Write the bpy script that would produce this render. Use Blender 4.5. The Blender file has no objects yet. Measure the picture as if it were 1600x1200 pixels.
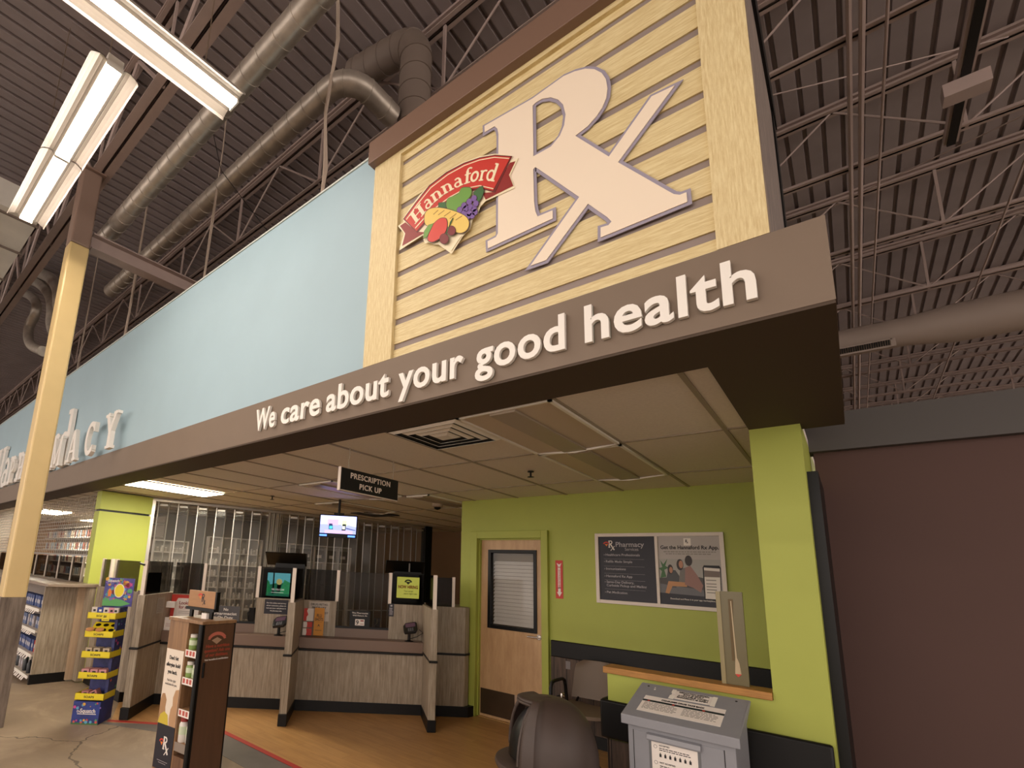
import bpy, bmesh, math, random
from mathutils import Vector, Matrix

# ------------------------------------------------------------------ camera, world, exposure
C = bpy.context.scene.collection
sc = bpy.context.scene
CAMH = 1.65
ROT = Matrix(((0.7356046, 0.6755425, 0.0502813), (-0.0931315, 0.1743739, -0.9802654), (-0.6709786, 0.716405, 0.1911845)))   # world -> image axes (right, down, forward)
FPX, CX, CY = 781.945, 602.179, 740.212
cam = bpy.data.cameras.new('camera')
cam.sensor_fit = 'HORIZONTAL'; cam.sensor_width = 36.0
cam.lens = FPX / 1600 * 36
cam.shift_x = (800 - CX) / 1600
cam.shift_y = (CY - 600) / 1600
cam.clip_start = 0.05; cam.clip_end = 200
co = bpy.data.objects.new('camera', cam); C.objects.link(co)
m = Matrix.Identity(4)
for i in range(3):
    m[i][0] = ROT[0][i]; m[i][1] = -ROT[1][i]; m[i][2] = -ROT[2][i]
m.translation = (0, 0, CAMH)
co.matrix_world = m
sc.camera = co

w = bpy.data.worlds.new('world'); sc.world = w; w.use_nodes = True
w.node_tree.nodes['Background'].inputs[0].default_value = (1.0, 0.87, 0.78, 1)
w.node_tree.nodes['Background'].inputs[1].default_value = 0.85
sc.view_settings.view_transform = 'Standard'
sc.view_settings.look = 'None'
sc.view_settings.gamma = 1
sc.view_settings.use_curve_mapping = False
sc.view_settings.exposure = 1.5
TUBE = 15.0          # strength of the lit fluorescent lenses
random.seed(4)

# ------------------------------------------------------------------ helpers
Q = 2 ** -0.5
def V(*a): return Vector(a)
class Fr:                                  # an upright (or tilted) working frame: a along X, z along U, c along N (towards viewer)
    def __init__(s, O=(0, 0, 0), ang=0.0, N=None, U=None, X=None):
        s.O = Vector(O)
        a = math.radians(ang)
        s.X = Vector(X).normalized() if X is not None else V(math.cos(a), math.sin(a), 0)
        s.N = Vector(N).normalized() if N is not None else V(math.sin(a), -math.cos(a), 0)
        s.U = Vector(U).normalized() if U is not None else V(0, 0, 1)
    def p(s, a, z, c=0.0): return s.O + s.X * a + s.U * z + s.N * c
    def sub(s, a, z, c=0.0): return Fr(s.p(a, z, c), X=s.X, N=s.N, U=s.U)
def pix(u, v, F):                          # where the sight line through a photo pixel meets the plane of a frame
    d = ROT.transposed() @ V((u - CX) / FPX, (v - CY) / FPX, 1.0)
    o = V(0, 0, CAMH)
    t = (F.N.dot(F.O) - F.N.dot(o)) / F.N.dot(d)
    q = o + d * t - F.O
    return q.dot(F.X), q.dot(F.U)
WF = Fr((0, 0, 0), 0)                      # a = x, z = z, c = -y

_tc = {}
def text_geo(s, off=0.0, ex=0.0, sp=1.0):
    k = (s, off, ex, sp)
    if k not in _tc:
        cu = bpy.data.curves.new('t', 'FONT'); cu.body = s; cu.size = 1; cu.offset = off; cu.extrude = ex; cu.space_character = sp
        cu.resolution_u = 4
        o = bpy.data.objects.new('t', cu)
        C.objects.link(o); dg = bpy.context.evaluated_depsgraph_get(); dg.update()
        me = bpy.data.meshes.new_from_object(o.evaluated_get(dg))
        _tc[k] = ([tuple(v.co) for v in me.vertices], [tuple(p.vertices) for p in me.polygons])
        bpy.data.objects.remove(o); bpy.data.curves.remove(cu); bpy.data.meshes.remove(me)
    return _tc[k]
def fill_geo(loops, off=0.0, ex=0.0):
    cu = bpy.data.curves.new('s', 'CURVE'); cu.dimensions = '2D'; cu.fill_mode = 'BOTH'; cu.offset = off; cu.extrude = ex
    for lp in loops:
        sp = cu.splines.new('POLY'); sp.points.add(len(lp) - 1)
        for i, (a, b) in enumerate(lp): sp.points[i].co = (a, b, 0, 1)
        sp.use_cyclic_u = True
    o = bpy.data.objects.new('s', cu); C.objects.link(o)
    dg = bpy.context.evaluated_depsgraph_get(); dg.update()
    me = bpy.data.meshes.new_from_object(o.evaluated_get(dg))
    r = ([tuple(v.co) for v in me.vertices], [tuple(p.vertices) for p in me.polygons])
    bpy.data.objects.remove(o); bpy.data.curves.remove(cu); bpy.data.meshes.remove(me)
    return r
def smooth_loop(pts, n=4):                 # Catmull-Rom through a closed loop
    out = []; N = len(pts)
    for i in range(N):
        p0, p1, p2, p3 = pts[i - 1], pts[i], pts[(i + 1) % N], pts[(i + 2) % N]
        for k in range(n):
            t = k / n
            out.append(tuple(0.5 * ((2 * p1[j]) + (-p0[j] + p2[j]) * t + (2 * p0[j] - 5 * p1[j] + 4 * p2[j] - p3[j]) * t * t + (-p0[j] + 3 * p1[j] - 3 * p2[j] + p3[j]) * t ** 3) for j in (0, 1)))
    return out

class MB:
    def __init__(s): s.v = []; s.f = []; s.sm = False
    def add(s, vs, fs):
        b = len(s.v); s.v += [Vector(x) for x in vs]; s.f += [tuple(i + b for i in f) for f in fs]; return s
    def box(s, F, a0, a1, z0, z1, c0, c1):
        if F is None: F = WF
        P = [F.p(a, z, c) for z in (z0, z1) for c in (c0, c1) for a in (a0, a1)]
        return s.add(P, [(0, 1, 3, 2), (4, 6, 7, 5), (0, 4, 5, 1), (2, 3, 7, 6), (0, 2, 6, 4), (1, 5, 7, 3)])
    def wbox(s, x0, x1, y0, y1, z0, z1): return s.box(WF, x0, x1, z0, z1, -y1, -y0)
    def prism(s, F, pts, c0, c1):          # polygon in (a,z), between depths c0 and c1
        n = len(pts)
        P = [F.p(a, z, c0) for a, z in pts] + [F.p(a, z, c1) for a, z in pts]
        return s.add(P, [tuple(range(n))[::-1], tuple(range(n, 2 * n))] + [(i, (i + 1) % n, n + (i + 1) % n, n + i) for i in range(n)])
    def hprism(s, F, pts, z0, z1):         # polygon in plan (a,c)
        n = len(pts)
        P = [F.p(a, z0, c) for a, c in pts] + [F.p(a, z1, c) for a, c in pts]
        return s.add(P, [tuple(range(n))[::-1], tuple(range(n, 2 * n))] + [(i, (i + 1) % n, n + (i + 1) % n, n + i) for i in range(n)])
    def tube(s, path, r, n=10, cap=True):
        path = [Vector(p) for p in path]; rs = r if isinstance(r, (list, tuple)) else [r] * len(path)
        rings = []; up = None
        for i, p in enumerate(path):
            d = (path[min(i + 1, len(path) - 1)] - path[max(i - 1, 0)]).normalized()
            if up is None: up = V(0, 0, 1) if abs(d.z) < .9 else V(1, 0, 0)
            a = d.cross(up).normalized(); b = a.cross(d).normalized(); up = b
            rings.append([p + (a * math.cos(2 * math.pi * k / n) + b * math.sin(2 * math.pi * k / n)) * rs[i] for k in range(n)])
        base = len(s.v)
        for R_ in rings: s.v += R_
        for i in range(len(rings) - 1):
            for k in range(n):
                s.f.append((base + i * n + k, base + i * n + (k + 1) % n, base + (i + 1) * n + (k + 1) % n, base + (i + 1) * n + k))
        if cap:
            s.f.append(tuple(base + k for k in range(n))[::-1]); s.f.append(tuple(base + (len(rings) - 1) * n + k for k in range(n)))
        return s
    def lathe(s, c, prof, n=24):           # profile of (r, z) around the vertical through c
        c = Vector(c); base = len(s.v)
        for r, z in prof:
            for k in range(n): s.v.append(c + V(r * math.cos(2 * math.pi * k / n), r * math.sin(2 * math.pi * k / n), z))
        for i in range(len(prof) - 1):
            for k in range(n): s.f.append((base + i * n + k, base + i * n + (k + 1) % n, base + (i + 1) * n + (k + 1) % n, base + (i + 1) * n + k))
        s.f.append(tuple(base + k for k in range(n))[::-1]); s.f.append(tuple(base + (len(prof) - 1) * n + k for k in range(n)))
        return s
    def text(s, F, txt, a, z, size, w=None, c=0.0, ex=0.0008, off=0.0, align='L', sp=1.0, bot=None, h=None):
        vs, fs = text_geo(txt, off, ex / size, sp)
        if not vs: return s
        x0 = min(v[0] for v in vs); x1 = max(v[0] for v in vs)
        kx = w / (x1 - x0) if w else size
        W = (x1 - x0) * kx
        a0 = a - (0 if align == 'L' else W / 2 if align == 'C' else W)
        return s.add([F.p(a0 + (v[0] - x0) * kx, z + v[1] * size, c + (v[2] * size + ex)) for v in vs], fs)
    def fill(s, F, loops, c=0.0, ex=0.0008, off=0.0):
        vs, fs = fill_geo(loops, off, ex)
        return s.add([F.p(v[0], v[1], c + v[2] + ex) for v in vs], fs)
    def build(s, name, mat, parent=None, bev=0.0, smooth=False, kind=None, label=None, seg=2):
        me = bpy.data.meshes.new(name)
        off = parent['_w'] if (parent is not None and '_w' in parent) else None
        off = Vector(off) if off is not None else V(0, 0, 0)
        me.from_pydata([tuple(v - off) for v in s.v], [], s.f)
        bm = bmesh.new(); bm.from_mesh(me); bmesh.ops.recalc_face_normals(bm, faces=bm.faces); bm.to_mesh(me); bm.free()
        me.materials.append(mat)
        if smooth:
            me.polygons.foreach_set('use_smooth', [True] * len(me.polygons))
            try: me.set_sharp_from_angle(angle=math.radians(40))
            except Exception: pass
        o = bpy.data.objects.new(name, me); C.objects.link(o)
        if parent is not None: o.parent = parent
        o['_w'] = tuple(off)
        if bev:
            b = o.modifiers.new('bevel', 'BEVEL'); b.width = bev; b.segments = seg; b.limit_method = 'ANGLE'
        if kind: o['kind'] = kind
        if label: o['label'] = label
        return o
def tag(o, label=None, cat=None, group=None, kind=None):
    if label: o['label'] = label
    if cat: o['category'] = cat
    if group: o['group'] = group
    if kind: o['kind'] = kind
    return o
def thing(name, loc, label, cat, group=None):
    o = bpy.data.objects.new(name, None); C.objects.link(o); o.location = loc; o.empty_display_size = .1
    o['_w'] = tuple(loc)
    return tag(o, label, cat, group)
def struct(mb, name, mat, label=None, cat=None, **k):
    o = mb.build(name, mat, kind='structure', **k)
    return tag(o, label, cat)
def clone(o, loc, label=None, group=None, rotz=None):
    """copy a thing with its parts and sub-parts"""
    def cp(x, par):
        c = x.copy(); C.objects.link(c); c.parent = par
        for ch in list(x.children): cp(ch, c)
        return c
    r = cp(o, None); r.location = loc
    if rotz is not None: r.rotation_euler.z = rotz
    if label: r['label'] = label
    if group: r['group'] = group
    return r

# ------------------------------------------------------------------ materials
def lin(h):
    h = h.lstrip('#'); r = [int(h[i:i + 2], 16) / 255 for i in (0, 2, 4)]
    return tuple(c / 12.92 if c < .04045 else ((c + .055) / 1.055) ** 2.4 for c in r) + (1,)
_m = {}
def mat(name, col, rough=.6, metal=0.0, noise=0.0, scale=8.0, bump=0.0, stretch=(1, 1, 1), spec=.5, col2=None, emit=0.0, detail=4):
    if name in _m: return _m[name]
    M = bpy.data.materials.new(name); M.use_nodes = True; nt = M.node_tree; b = nt.nodes['Principled BSDF']
    b.inputs['Base Color'].default_value = lin(col); b.inputs['Roughness'].default_value = rough
    b.inputs['Metallic'].default_value = metal; b.inputs['Specular IOR Level'].default_value = spec
    if emit:
        b.inputs['Emission Color'].default_value = lin(col); b.inputs['Emission Strength'].default_value = emit
    if noise or bump or col2:
        tc = nt.nodes.new('ShaderNodeTexCoord'); mp = nt.nodes.new('ShaderNodeMapping'); mp.inputs['Scale'].default_value = stretch
        n = nt.nodes.new('ShaderNodeTexNoise'); n.inputs['Scale'].default_value = scale; n.inputs['Detail'].default_value = detail
        nt.links.new(tc.outputs['Object'], mp.inputs[0]); nt.links.new(mp.outputs[0], n.inputs['Vector'])
        if noise or col2:
            r = nt.nodes.new('ShaderNodeMapRange'); r.inputs[1].default_value = .3; r.inputs[2].default_value = .7
            mx = nt.nodes.new('ShaderNodeMix'); mx.data_type = 'RGBA'
            c = lin(col); c2 = lin(col2) if col2 else tuple(x * (1 - noise) for x in c[:3]) + (1,)
            mx.inputs[6].default_value = c; mx.inputs[7].default_value = c2
            nt.links.new(n.outputs[0], r.inputs[0]); nt.links.new(r.outputs[0], mx.inputs[0]); nt.links.new(mx.outputs[2], b.inputs['Base Color'])
        if bump:
            bp = nt.nodes.new('ShaderNodeBump'); bp.inputs['Strength'].default_value = bump; bp.inputs['Distance'].default_value = .005
            nt.links.new(n.outputs[0], bp.inputs['Height']); nt.links.new(bp.outputs[0], b.inputs['Normal'])
    _m[name] = M; return M
def glass(name, tint, gloss=.08, haze=0.0):
    if name in _m: return _m[name]
    M = bpy.data.materials.new(name); M.use_nodes = True; nt = M.node_tree; nt.nodes.remove(nt.nodes['Principled BSDF'])
    t = nt.nodes.new('ShaderNodeBsdfTransparent'); t.inputs[0].default_value = tint + (1,)
    g = nt.nodes.new('ShaderNodeBsdfGlossy'); g.inputs['Roughness'].default_value = .08
    x = nt.nodes.new('ShaderNodeMixShader'); fr = nt.nodes.new('ShaderNodeFresnel'); fr.inputs[0].default_value = 1.35
    ad = nt.nodes.new('ShaderNodeMath'); ad.operation = 'MULTIPLY'; ad.inputs[1].default_value = gloss * 10
    nt.links.new(fr.outputs[0], ad.inputs[0]); nt.links.new(ad.outputs[0], x.inputs[0])
    nt.links.new(t.outputs[0], x.inputs[1]); nt.links.new(g.outputs[0], x.inputs[2])
    nt.links.new(x.outputs[0], nt.nodes['Material Output'].inputs[0])
    if haze:
        d = nt.nodes.new('ShaderNodeBsdfDiffuse'); d.inputs[0].default_value = (.75, .73, .70, 1)
        y = nt.nodes.new('ShaderNodeMixShader'); y.inputs[0].default_value = haze
        nt.links.new(x.outputs[0], y.inputs[1]); nt.links.new(d.outputs[0], y.inputs[2]); nt.links.new(y.outputs[0], nt.nodes['Material Output'].inputs[0])
    _m[name] = M; return M
def floor_mat():
    M = bpy.data.materials.new('stained concrete'); M.use_nodes = True; nt = M.node_tree; b = nt.nodes['Principled BSDF']
    tc = nt.nodes.new('ShaderNodeTexCoord')
    n1 = nt.nodes.new('ShaderNodeTexNoise'); n1.inputs['Scale'].default_value = 1.3; n1.inputs['Detail'].default_value = 8; n1.inputs['Roughness'].default_value = .65
    n1.inputs['Distortion'].default_value = .8
    cr = nt.nodes.new('ShaderNodeValToRGB'); e = cr.color_ramp.elements
    e[0].position = .3; e[0].color = lin('#8a7866'); e[1].position = .72; e[1].color = lin('#b8a48c')
    x = cr.color_ramp.elements.new(.5); x.color = lin('#97846e')
    v = nt.nodes.new('ShaderNodeTexVoronoi'); v.feature = 'DISTANCE_TO_EDGE'; v.inputs['Scale'].default_value = .45
    n2 = nt.nodes.new('ShaderNodeTexNoise'); n2.inputs['Scale'].default_value = 2.5; n2.inputs['Detail'].default_value = 5
    mp = nt.nodes.new('ShaderNodeMix'); mp.data_type = 'RGBA'; mp.inputs[0].default_value = .25
    nt.links.new(tc.outputs['Object'], n1.inputs['Vector']); nt.links.new(tc.outputs['Object'], n2.inputs['Vector'])
    nt.links.new(tc.outputs['Object'], mp.inputs[6]); nt.links.new(n2.outputs['Color'], mp.inputs[7]); nt.links.new(mp.outputs[2], v.inputs['Vector'])
    lt = nt.nodes.new('ShaderNodeMath'); lt.operation = 'LESS_THAN'; lt.inputs[1].default_value = .0022
    nt.links.new(v.outputs['Distance'], lt.inputs[0])
    mx = nt.nodes.new('ShaderNodeMix'); mx.data_type = 'RGBA'; mx.inputs[7].default_value = lin('#5c4e42')
    nt.links.new(n1.outputs[0], cr.inputs[0]); nt.links.new(cr.outputs[0], mx.inputs[6]); nt.links.new(lt.outputs[0], mx.inputs[0])
    nt.links.new(mx.outputs[2], b.inputs['Base Color']); b.inputs['Roughness'].default_value = .45
    return M
def wood_mat(name, c1, c2, scale, stretch, rough=.5, c3=None):
    M = bpy.data.materials.new(name); M.use_nodes = True; nt = M.node_tree; b = nt.nodes['Principled BSDF']
    tc = nt.nodes.new('ShaderNodeTexCoord'); mp = nt.nodes.new('ShaderNodeMapping'); mp.inputs['Scale'].default_value = stretch
    n = nt.nodes.new('ShaderNodeTexNoise'); n.inputs['Scale'].default_value = scale; n.inputs['Detail'].default_value = 6; n.inputs['Roughness'].default_value = .7
    cr = nt.nodes.new('ShaderNodeValToRGB'); e = cr.color_ramp.elements
    e[0].position = .34; e[0].color = lin(c2); e[1].position = .6; e[1].color = lin(c1)
    if c3: x = cr.color_ramp.elements.new(.8); x.color = lin(c3)
    nt.links.new(tc.outputs['Object'], mp.inputs[0]); nt.links.new(mp.outputs[0], n.inputs['Vector'])
    nt.links.new(n.outputs[0], cr.inputs[0]); nt.links.new(cr.outputs[0], b.inputs['Base Color'])
    b.inputs['Roughness'].default_value = rough
    _m[name] = M; return M
def plank_mat(name, c1, c2, width, gap='#17100c'):
    """vertical planks along x or y, dark joints"""
    M = wood_mat(name, c1, c2, 5, (6, 6, .5), .6); nt = M.node_tree; b = nt.nodes['Principled BSDF']
    src = b.inputs['Base Color'].links[0].from_socket
    tc = nt.nodes.new('ShaderNodeTexCoord'); sp = nt.nodes.new('ShaderNodeSeparateXYZ'); nt.links.new(tc.outputs['Object'], sp.inputs[0])
    a = nt.nodes.new('ShaderNodeMath'); a.operation = 'MODULO'; a.inputs[1].default_value = width
    d = nt.nodes.new('ShaderNodeMath'); d.operation = 'ADD'; d.inputs[1].default_value = 50 * width
    nt.links.new(sp.outputs[0], d.inputs[0]); nt.links.new(d.outputs[0], a.inputs[0])
    l = nt.nodes.new('ShaderNodeMath'); l.operation = 'LESS_THAN'; l.inputs[1].default_value = width * .06; nt.links.new(a.outputs[0], l.inputs[0])
    mx = nt.nodes.new('ShaderNodeMix'); mx.data_type = 'RGBA'; mx.inputs[7].default_value = lin(gap)
    nt.links.new(src, mx.inputs[6]); nt.links.new(l.outputs[0], mx.inputs[0]); nt.links.new(mx.outputs[2], b.inputs['Base Color'])
    return M
def floorwood():
    M = bpy.data.materials.new('honey vinyl plank'); M.use_nodes = True; nt = M.node_tree; b = nt.nodes['Principled BSDF']
    tc = nt.nodes.new('ShaderNodeTexCoord'); br = nt.nodes.new('ShaderNodeTexBrick')
    mp = nt.nodes.new('ShaderNodeMapping'); mp.inputs['Rotation'].default_value = (0, 0, 0)
    br.inputs['Scale'].default_value = 1; br.inputs['Brick Width'].default_value = 1.0; br.inputs['Row Height'].default_value = .12
    br.inputs['Mortar Size'].default_value = .002; br.inputs['Color1'].default_value = lin('#c79a62'); br.inputs['Color2'].default_value = lin('#bd9059'); br.inputs['Mortar'].default_value = lin('#a87c4c')
    n = nt.nodes.new('ShaderNodeTexNoise'); n.inputs['Scale'].default_value = 3; n.inputs['Detail'].default_value = 6
    m2 = nt.nodes.new('ShaderNodeMapping'); m2.inputs['Scale'].default_value = (1, 5, 1)
    mx = nt.nodes.new('ShaderNodeMix'); mx.data_type = 'RGBA'; mx.blend_type = 'MULTIPLY'; mx.inputs[0].default_value = .5
    nt.links.new(tc.outputs['Object'], mp.inputs[0]); nt.links.new(mp.outputs[0], br.inputs['Vector'])
    nt.links.new(tc.outputs['Object'], m2.inputs[0]); nt.links.new(m2.outputs[0], n.inputs['Vector'])
    cr = nt.nodes.new('ShaderNodeValToRGB'); cr.color_ramp.elements[0].position = .3; cr.color_ramp.elements[0].color = (.6, .55, .5, 1); cr.color_ramp.elements[1].position = .65; cr.color_ramp.elements[1].color = (1, 1, 1, 1)
    nt.links.new(n.outputs[0], cr.inputs[0]); nt.links.new(br.outputs[0], mx.inputs[6]); nt.links.new(cr.outputs[0], mx.inputs[7])
    nt.links.new(mx.outputs[2], b.inputs['Base Color']); b.inputs['Roughness'].default_value = .35
    return M

GREEN = mat('lime green paint', '#aab24e', .55, noise=.05, scale=3, bump=.05)
BLUE = mat('pale blue paint', '#a3bdc8', .6, noise=.06, scale=1.5)
FASC = mat('taupe fascia paint', '#7b6a5a', .6, noise=.05, scale=4)
SOFF = mat('dark brown soffit paint', '#4a3b2e', .75)
TRIMB = mat('brown metal trim', '#7b6152', .4)
BLACKP = mat('black vinyl', '#0e0d0d', .45, spec=.3)
BLACKM = mat('black plastic', '#0a0a0a', .4, spec=.3)
TILE = mat('ceiling tile', '#e6ddd0', .9, noise=.08, scale=60)
TBAR = mat('ceiling grid metal', '#9c8f7c', .5)
WHITE = mat('white enamel', '#efeae0', .4)
LET = mat('raised white letter', '#f1ece4', .4)
DECK = mat('painted roof deck', '#978b8a', .7, noise=.14, scale=3)
STEEL = mat('painted joist steel', '#ab978f', .6, noise=.1, scale=5)
ZINC = mat('galvanised duct', '#b8ada0', .38, .55, noise=.3, scale=9)
ZINCD = mat('dull duct paint', '#77695f', .6)
COLM = mat('cream column paint', '#dcc188', .35, noise=.05, scale=6)
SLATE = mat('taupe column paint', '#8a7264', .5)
BARN = wood_mat('barnwood wrap', '#85786c', '#5a4d43', 5, (4, 4, .4), .5)
LAM = wood_mat('grey oak laminate', '#a89a86', '#82735f', 9, (5, 5, .35), .5, '#b8aa96')
LAMD = mat('brown counter laminate', '#7a6354', .4)
OAK = wood_mat('yellow oak board', '#e2d1a0', '#cdb682', 14, (.7, 1, 9), .55, '#ecdfb8')
OAKV = wood_mat('yellow oak upright', '#e3d2a2', '#cdb582', 14, (8, 8, .8), .55, '#ecdfb8')
SLOT = mat('brown groove back', '#90827c', .6)
MAPLE = wood_mat('maple door veneer', '#c9a47a', '#b58f66', 3, (3, 3, .6), .4)
SILLW = wood_mat('pine sill', '#b5813f', '#9a6a30', 6, (1, 8, 8), .5)
WALN = wood_mat('walnut laminate', '#7a5840', '#5c402c', 5, (6, 6, .4), .45)
WALNL = wood_mat('light walnut laminate', '#96724f', '#7a5a3e', 5, (6, 6, .4), .45)
ALU = mat('brushed aluminium', '#b9b4ad', .35, .8)
ALUW = mat('satin aluminium post', '#d8cabb', .45, .3)
CHROME = mat('chrome', '#cfcac4', .2, 1)
MAROON = mat('maroon wall paint', '#553b34', .7, noise=.06, scale=2)
GREYB = mat('grey bulkhead paint', '#54504e', .7)
DARKR = mat('dark brown room paint', '#9a7858', .8)
BOXG = mat('grey drop box enamel', '#8f9096', .4, noise=.04, scale=20)
PAPER = mat('white paper', '#ece4dc', .7)
INK = mat('black ink', '#1c1a1c', .6)
GINK = mat('grey ink', '#8c857f', .7)
NAVY = mat('navy print', '#1b1a26', .5)
RED = mat('red print', '#c8362a', .5)
REDD = mat('dark red print', '#8f2622', .5)
ORNG = mat('orange print', '#e0762c', .5)
YEL = mat('yellow board', '#e3cf1e', .45)
CREAM = mat('cream print', '#f3e6c4', .5)
RXW = mat('rx white face', '#f2e2cc', .5)
RXV = mat('rx lavender edge', '#9c95a6', .5)
STRIPE = mat('red floor tape', '#b0342e', .5)
EPOXY = mat('grey floor coating', '#77706a', .5, noise=.25, scale=3)
LIT = mat('lit lens', '#fff0e0', .5, emit=TUBE)
TAUPE = mat('taupe seat plastic', '#6f5d4c', .5)
KICK = mat('scuffed kick plate', '#5c4a38', .35, .6, noise=.2, scale=5)
CAN = mat('brown rotomould plastic', '#453832', .5, noise=.12, scale=12, bump=.1)
GPANE = glass('clear curtain pane', (.93, .92, .91), .035, .05)
GCTR = glass('smoked counter glass', (.40, .38, .36), .02)
GCLR = glass('clear counter glass', (.80, .78, .76), .02)
GDOOR = glass('door glass', (.9, .9, .9), .08)
PLNK = plank_mat('weathered plank wainscot', '#5c493c', '#3a2d25', .14)
FLR = floor_mat(); FWD = floorwood()

# ------------------------------------------------------------------ lights of the store: high-bay fluorescent fixtures
def strip_fixture(loc, ang, n, label, group=None, lit=True):
    """a row of n four-foot high-bay units hung end to end, lens down, reflector wings to the sides"""
    t = thing('fluorescent_fixture', loc, label, 'ceiling light', group)
    F = Fr(loc, ang)
    for k in range(n):
        a0 = k * 1.235; a1 = a0 + 1.215
        for s in (-1, 1):
            mb = MB(); pts = [(.052, 0.0), (.075, .012), (.10, .014), (.125, .002), (.150, -.014), (.158, -.034)]
            P = []
            for a in (a0, a1):
                for c, z in pts: P.append(F.p(a, z, s * c))
            for a in (a0, a1):
                for c, z in pts: P.append(F.p(a, z + .006, s * c))
            N = len(pts)
            fs = [(i, i + 1, N + i + 1, N + i) for i in range(N - 1)] + [(2 * N + i, 3 * N + i, 3 * N + i + 1, 2 * N + i + 1) for i in range(N - 1)]
            fs += [(0, 2 * N, 3 * N, N), (N - 1, 2 * N - 1, 4 * N - 1, 3 * N - 1)] + [(i, 2 * N + i, 2 * N + i + 1, i + 1) for i in range(N - 1)] + [(N + i, N + i + 1, 3 * N + i + 1, 3 * N + i) for i in range(N - 1)]
            mb.add(P, fs).build('reflector_wing', mat('grey white reflector', '#978e84', .45), t)
        MB().box(F, a0, a1, .005, .07, -.052, .052).build('housing', WHITE, t, bev=.004)
        MB().prism(Fr(F.p(a0 + .012, 0, 0), X=F.N, N=F.X), [(-.05, .004), (-.044, -.012), (-.03, -.02), (.03, -.02), (.044, -.012), (.05, .004)], 0, 1.19).build('lens', LIT if lit else WHITE, t)
        MB().box(F, a0 - .004, a0 + .008, -.024, .012, -.054, .054).build('end_cap', WHITE, t)
        MB().box(F, a1 - .008, a1 + .004, -.024, .012, -.054, .054).build('end_cap', WHITE, t)
    mb = MB()
    for a in (.25, n * 1.235 - .25):
        mb.tube([F.p(a, .07), F.p(a, 7.2 - loc[2])], .004, 5)
    mb.build('hanger_wire', TAUPE, t)
    return t
strip_fixture((-5.90, .73, 5.0), 0, 2, 'pair of lit fluorescent high bay units in line, nearer the cream column')
strip_fixture((-3.07, 1.43, 5.0), -90, 3, 'long lit fluorescent high bay fixture crossing the top edge of the photo')
for x, y in ((-5.9, -3.2), (-9.8, -3.2), (-2.2, -3.2), (-17.0, -3.2), (-13.7, -3.2), (4.6, 6.0), (4.6, 9.7), (4.6, 13.4), (4.6, 17.2), (8.5, 7.9), (8.5, 15.3), (-1.4, -5.6), (-4.6, -5.6)):  # out-of-view fixtures, added to light the sign front and the roof deck
    strip_fixture((x, y, 5.0), 0, 2, 'lit fluorescent high bay fixture added over the sales floor, beyond the photo', 'added high bay fixtures over the sales floor')

# ------------------------------------------------------------------ floor
struct(MB().wbox(-40, 14, -12, 30, -.1, 0), 'floor', FLR)
def plan(pts, z0, z1): return MB().hprism(Fr((0, 0, 0), X=(1, 0, 0), N=(0, 1, 0)), pts, z0, z1)
struct(plan([(-5.85, 2.05), (-4.85, 2.60), (-.6, 2.60), (-.6, 2.98), (-5.0, 2.98)], 0, .002), 'floor', EPOXY)
struct(plan([(-7.9, 2.55), (-6.45, 2.55), (-5.72, 2.20), (-4.95, 2.95), (-.2, 2.95), (-.2, 5.6), (-3.7, 5.6), (-3.7, 9.9), (-13, 9.9), (-13, 2.6)], 0, .004), 'floor', FWD)
struct(plan([(-5.76, 2.18), (-4.94, 2.90), (-.6, 2.90), (-.6, 2.955), (-4.96, 2.955), (-5.80, 2.22)], .0042, .006), 'trim_1', STRIPE)

# ------------------------------------------------------------------ pharmacy shell
struct(MB().wbox(-18, .04, 2.10, 2.45, 2.612, 2.93).wbox(-.39, .04, 2.45, 3.75, 2.612, 2.93), 'wall_fascia', FASC)
struct(MB().wbox(-18, .038, 2.102, 2.45, 2.600, 2.612).wbox(-.39, .038, 2.45, 3.748, 2.600, 2.612), 'wall_soffit', SOFF)
struct(MB().wbox(-18, -2.23, 2.13, 2.28, 2.93, 4.575), 'wall_upper', BLUE)
struct(MB().wbox(-18, -2.2, 2.12, 2.29, 4.575, 4.59), 'trim_2', mat('pale edge trim', '#c9cfc8', .5))
struct(MB().wbox(-3.77, -.39, 2.45, 5.67, 2.62, 2.67).wbox(-12.1, -3.77, 2.45, 9.6, 2.62, 2.67).wbox(-18, -12.1, 2.45, 9.6, 2.62, 2.67).wbox(-.39, -.15, 3.61, 5.67, 2.62, 2.67), 'ceiling', TILE)
mb = MB()
for k in range(24):
    x = -.505 - .612 * k
    mb.wbox(x - .012, x + .012, 2.45, 5.55 if x > -3.77 else 9.5, 2.612, 2.622)
for y in (3.59, 4.83):
    mb.wbox(-14.5, -.39, y - .010, y + .010, 2.6125, 2.622)
for y in (6.05, 7.27, 8.49):
    mb.wbox(-12, -3.77, y - .010, y + .010, 2.6125, 2.622)
struct(mb, 'trim_3', TBAR)
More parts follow.
